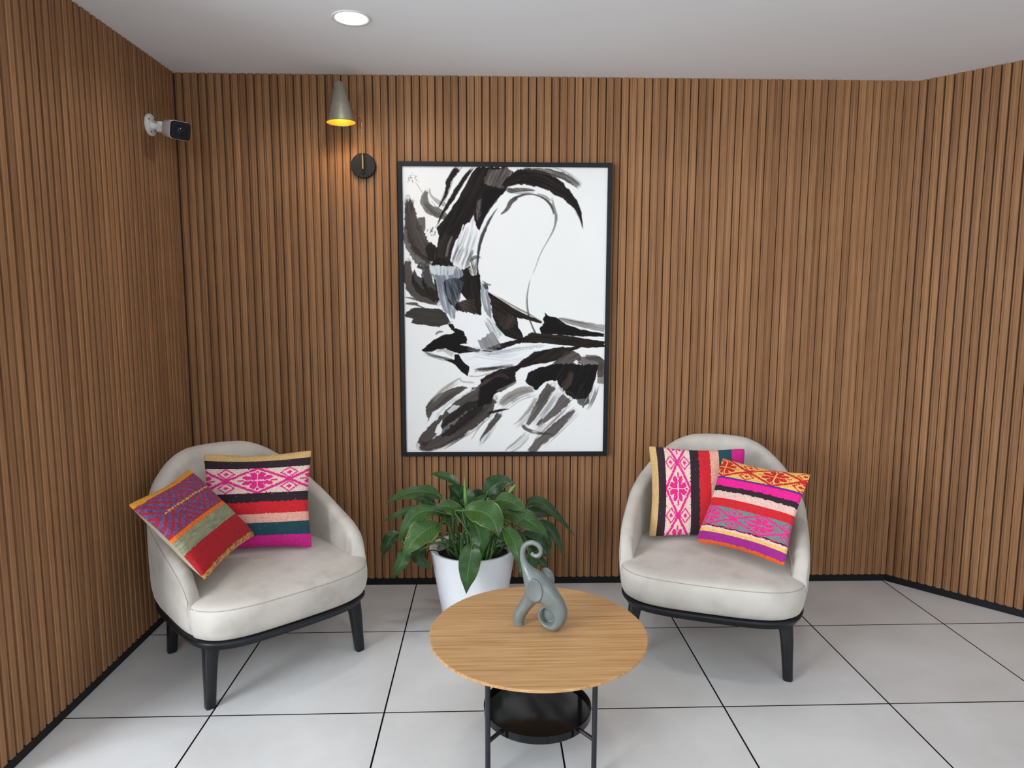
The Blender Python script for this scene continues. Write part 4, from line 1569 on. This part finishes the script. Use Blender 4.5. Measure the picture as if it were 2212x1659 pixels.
# ------------------------------------------------------------------ coffee table
TC = Vector((0.522, -0.790, 0))
TH, TR = 0.390, 0.344
tb = empty('coffee_table', TC)
bm = bmesh.new()
lathe(bm, [(0, TH), (TR - 0.0025, TH), (TR, TH - 0.002), (TR - 0.0008, TH - 0.0075), (TR - 0.022, TH - 0.020), (0, TH - 0.020)], 128)
from_bm('table_top', bm, 'oak', tb, sharp=20)
LX = 0.1600
for sx in (-1, 1):
    for sy in (-1, 1):
        bm = bmesh.new()
        tube(bm, [(sx * LX, sy * LX, 0), (sx * LX, sy * LX, TH - 0.0195)], 0.0080, 16)
        lg = from_bm('leg', bm, 'black_metal', tb, sharp=60)
        bm = bmesh.new()
        tube(bm, [(sx * LX, sy * LX, 0.120), (sx * 0.118, sy * 0.118, 0.128)], 0.0066, 12)
        from_bm('strut', bm, 'black_metal', lg, sharp=60)
for sy in (-1, 1):
    bm = bmesh.new()
    box(bm, -LX, LX, sy * LX - 0.006, sy * LX + 0.006, TH - 0.031, TH - 0.0195, 0.001)
    from_bm('top_rail', bm, 'black_metal', tb, smooth=False)
bm = bmesh.new()
TRR = 0.173
lathe(bm, [(0, 0.115), (TRR - 0.003, 0.115), (TRR, 0.118), (TRR, 0.1415), (TRR - 0.002, 0.143), (TRR - 0.004, 0.1415), (TRR - 0.005, 0.127), (0, 0.127)], 96)
from_bm('lower_tray', bm, 'tray_gloss', tb, sharp=40)
tag(tb, 'round oak coffee table with slim black legs and glossy black tray shelf', 'table')

# ------------------------------------------------------------------ elephant sculpture
K = 0.000202
EB = Vector((0.533, -0.774, TH))
el = empty('elephant_figurine', EB, -math.radians(22))


def ep(cx, cy, y=0.0):
    return Vector(((cx - 430) * K * 1.04, y, (1478 - cy) * K))


EOUT = [(248, 318), (262, 345), (300, 370), (350, 382), (400, 365), (435, 315), (448, 250), (435, 190), (400, 145), (350, 113), (290, 100), (220, 112), (160, 150), (115, 205), (90, 270), (82, 350), (85, 430), (105, 530), (130, 640), (150, 740), (165, 850), (168, 940), (150, 1020), (105, 1120), (50, 1215), (5, 1310), (-18, 1400), (-15, 1500), (0, 1580), (140, 1580), (152, 1450), (190, 1350), (245, 1252), (305, 1172), (370, 1115), (440, 1105), (462, 1130), (420, 1180), (390, 1240), (380, 1310), (395, 1380), (440, 1450), (510, 1500), (590, 1525), (680, 1510), (760, 1440), (820, 1330), (842, 1220), (825, 1120), (780, 1010), (700, 900), (620, 790), (520, 690), (440, 620), (370, 580), (300, 545), (230, 490), (185, 420), (165, 340), (175, 270), (210, 205), (270, 178), (330, 185), (375, 220), (388, 265), (370, 300), (330, 310), (300, 300), (297, 272)]
EP = np.array(smooth_path([(*p, 0) for p in EOUT + EOUT[:1]], 4))[:, :2]
STEP = 7.0
ex_, ey_ = np.meshgrid(np.arange(-40, 890, STEP), np.arange(60, 1650, STEP), indexing='ij')
ins = np.zeros(ex_.shape, bool)
dist = np.full(ex_.shape, 1e9)


def add_ring(Pn, flip=True):
    global ins
    for k in range(len(Pn) - 1):
        (x1, y1), (x2, y2) = Pn[k], Pn[k + 1]
        if flip and y1 != y2:
            ins ^= ((y1 > ey_) != (y2 > ey_)) & (ex_ < (x2 - x1) * (ey_ - y1) / (y2 - y1) + x1)
        L2 = (x2 - x1) ** 2 + (y2 - y1) ** 2 + 1e-9
        tt = np.clip(((ex_ - x1) * (x2 - x1) + (ey_ - y1) * (y2 - y1)) / L2, 0, 1)
        np.minimum(dist, np.hypot(ex_ - x1 - tt * (x2 - x1), ey_ - y1 - tt * (y2 - y1)), out=dist)


add_ring(EP)
hole = np.array([(535 + 108 * math.cos(a), 1295 + 128 * math.sin(a)) for a in np.linspace(0, 2 * PI, 49)])
add_ring(hole)
zz = np.zeros(ex_.shape)
for a_, b_ in zip(*np.where(ins & (dist > 8))):
    rq = min(dist[a_, b_], 165.0)
    m = int(rq / STEP) + 1
    sl_ = (slice(max(a_ - m, 0), a_ + m + 1), slice(max(b_ - m, 0), b_ + m + 1))
    h2 = rq * rq - (ex_[sl_] - ex_[a_, b_]) ** 2 - (ey_[sl_] - ey_[a_, b_]) ** 2
    np.maximum(zz[sl_], np.sqrt(np.maximum(h2, 0)), out=zz[sl_])
coil = np.exp(-(((ex_ - 560) / 260) ** 2 + ((ey_ - 1340) / 230) ** 2) ** 2)
zz = zz * (1 + 0.75 * coil * np.clip(1.6 - zz / 80, 0, 1))
bm = bmesh.new()
fv, bv = {}, {}
nzx, nzy = zz.shape
for a_ in range(nzx):
    for b_ in range(nzy):
        p0 = ep(ex_[a_, b_], ey_[a_, b_])
        if zz[a_, b_] > 0:
            fv[a_, b_] = bm.verts.new((p0.x, -zz[a_, b_] * K, p0.z))
            bv[a_, b_] = bm.verts.new((p0.x, zz[a_, b_] * K, p0.z))
        elif zz[max(a_ - 1, 0):a_ + 2, max(b_ - 1, 0):b_ + 2].max() > 0:
            fv[a_, b_] = bv[a_, b_] = bm.verts.new((p0.x, 0, p0.z))
for a_ in range(nzx - 1):
    for b_ in range(nzy - 1):
        qd = [(a_, b_), (a_ + 1, b_), (a_ + 1, b_ + 1), (a_, b_ + 1)]
        if max(zz[k_] for k_ in qd) > 0:
            bm.faces.new([fv[k_] for k_ in qd])
            bm.faces.new([bv[k_] for k_ in qd[::-1]])
# thin web that closes the coil
t_ = bmesh.new()
bmesh.ops.create_uvsphere(t_, u_segments=28, v_segments=14, radius=1.0)
for v in t_.verts:
    v.co = Vector((v.co.x * 150 * K, v.co.y * 22 * K, v.co.z * 150 * K)) + ep(515, 1345, 0.017)
merge(bm, t_)
raw = bpy.data.meshes.new('elephant_raw')
bm.to_mesh(raw); bm.free()
# flatten the foot
tmp = bpy.data.objects.new('elephant_raw', raw)
COL.objects.link(tmp)
md = tmp.modifiers.new('r', 'REMESH')
md.mode = 'VOXEL'
md.voxel_size = 0.0017
sm = tmp.modifiers.new('s', 'SMOOTH')
sm.factor = 0.5
sm.iterations = 6
dg = bpy.context.evaluated_depsgraph_get()
eme = bpy.data.meshes.new_from_object(tmp.evaluated_get(dg))
bpy.data.objects.remove(tmp)
eme.name = 'body'
co = np.zeros(len(eme.vertices) * 3, np.float32)
eme.vertices.foreach_get('co', co)
co = co.reshape(-1, 3)
co[:, 2] += (1520 - 1478) * K
co[:, 2] = np.maximum(co[:, 2], 0.0)
eme.vertices.foreach_set('co', co.reshape(-1))
eme.materials.clear()
eb = link('body', eme, 'ceramic', el)
for (cx, cy, y, ra, rb, tilt, yaw) in ((368, 795, -0.031, 132, 188, 12, 6), (440, 745, 0.046, 130, 170, -10, -10)):
    bm = bmesh.new()
    # dished disc with a rounded lip
    lathe(bm, [(0, 0.0030), (0.5, 0.0042), (0.8, 0.0068), (0.93, 0.0085), (0.99, 0.0075), (1.0, 0.004), (0.97, -0.001), (0.8, -0.010), (0.5, -0.017), (0, -0.020)], 44)
    for v in bm.verts:
        v.co = Vector((v.co.x * ra * K, v.co.y * rb * K, v.co.z))
    bmesh.ops.rotate(bm, verts=bm.verts, matrix=Matrix.Rotation(math.radians(tilt), 3, 'Z'))
    bmesh.ops.rotate(bm, verts=bm.verts, matrix=Matrix.Rotation(PI / 2, 3, 'X'))
    if y > 0:
        bmesh.ops.rotate(bm, verts=bm.verts, matrix=Matrix.Rotation(PI, 3, 'Z'))
    bmesh.ops.rotate(bm, verts=bm.verts, matrix=Matrix.Rotation(math.radians(yaw), 3, 'Z'))
    e = from_bm('ear', bm, 'ceramic', el)
    e.location = ep(cx, cy, y)
tag(el, 'stylised grey ceramic elephant with raised curled trunk on the coffee table', 'figurine')
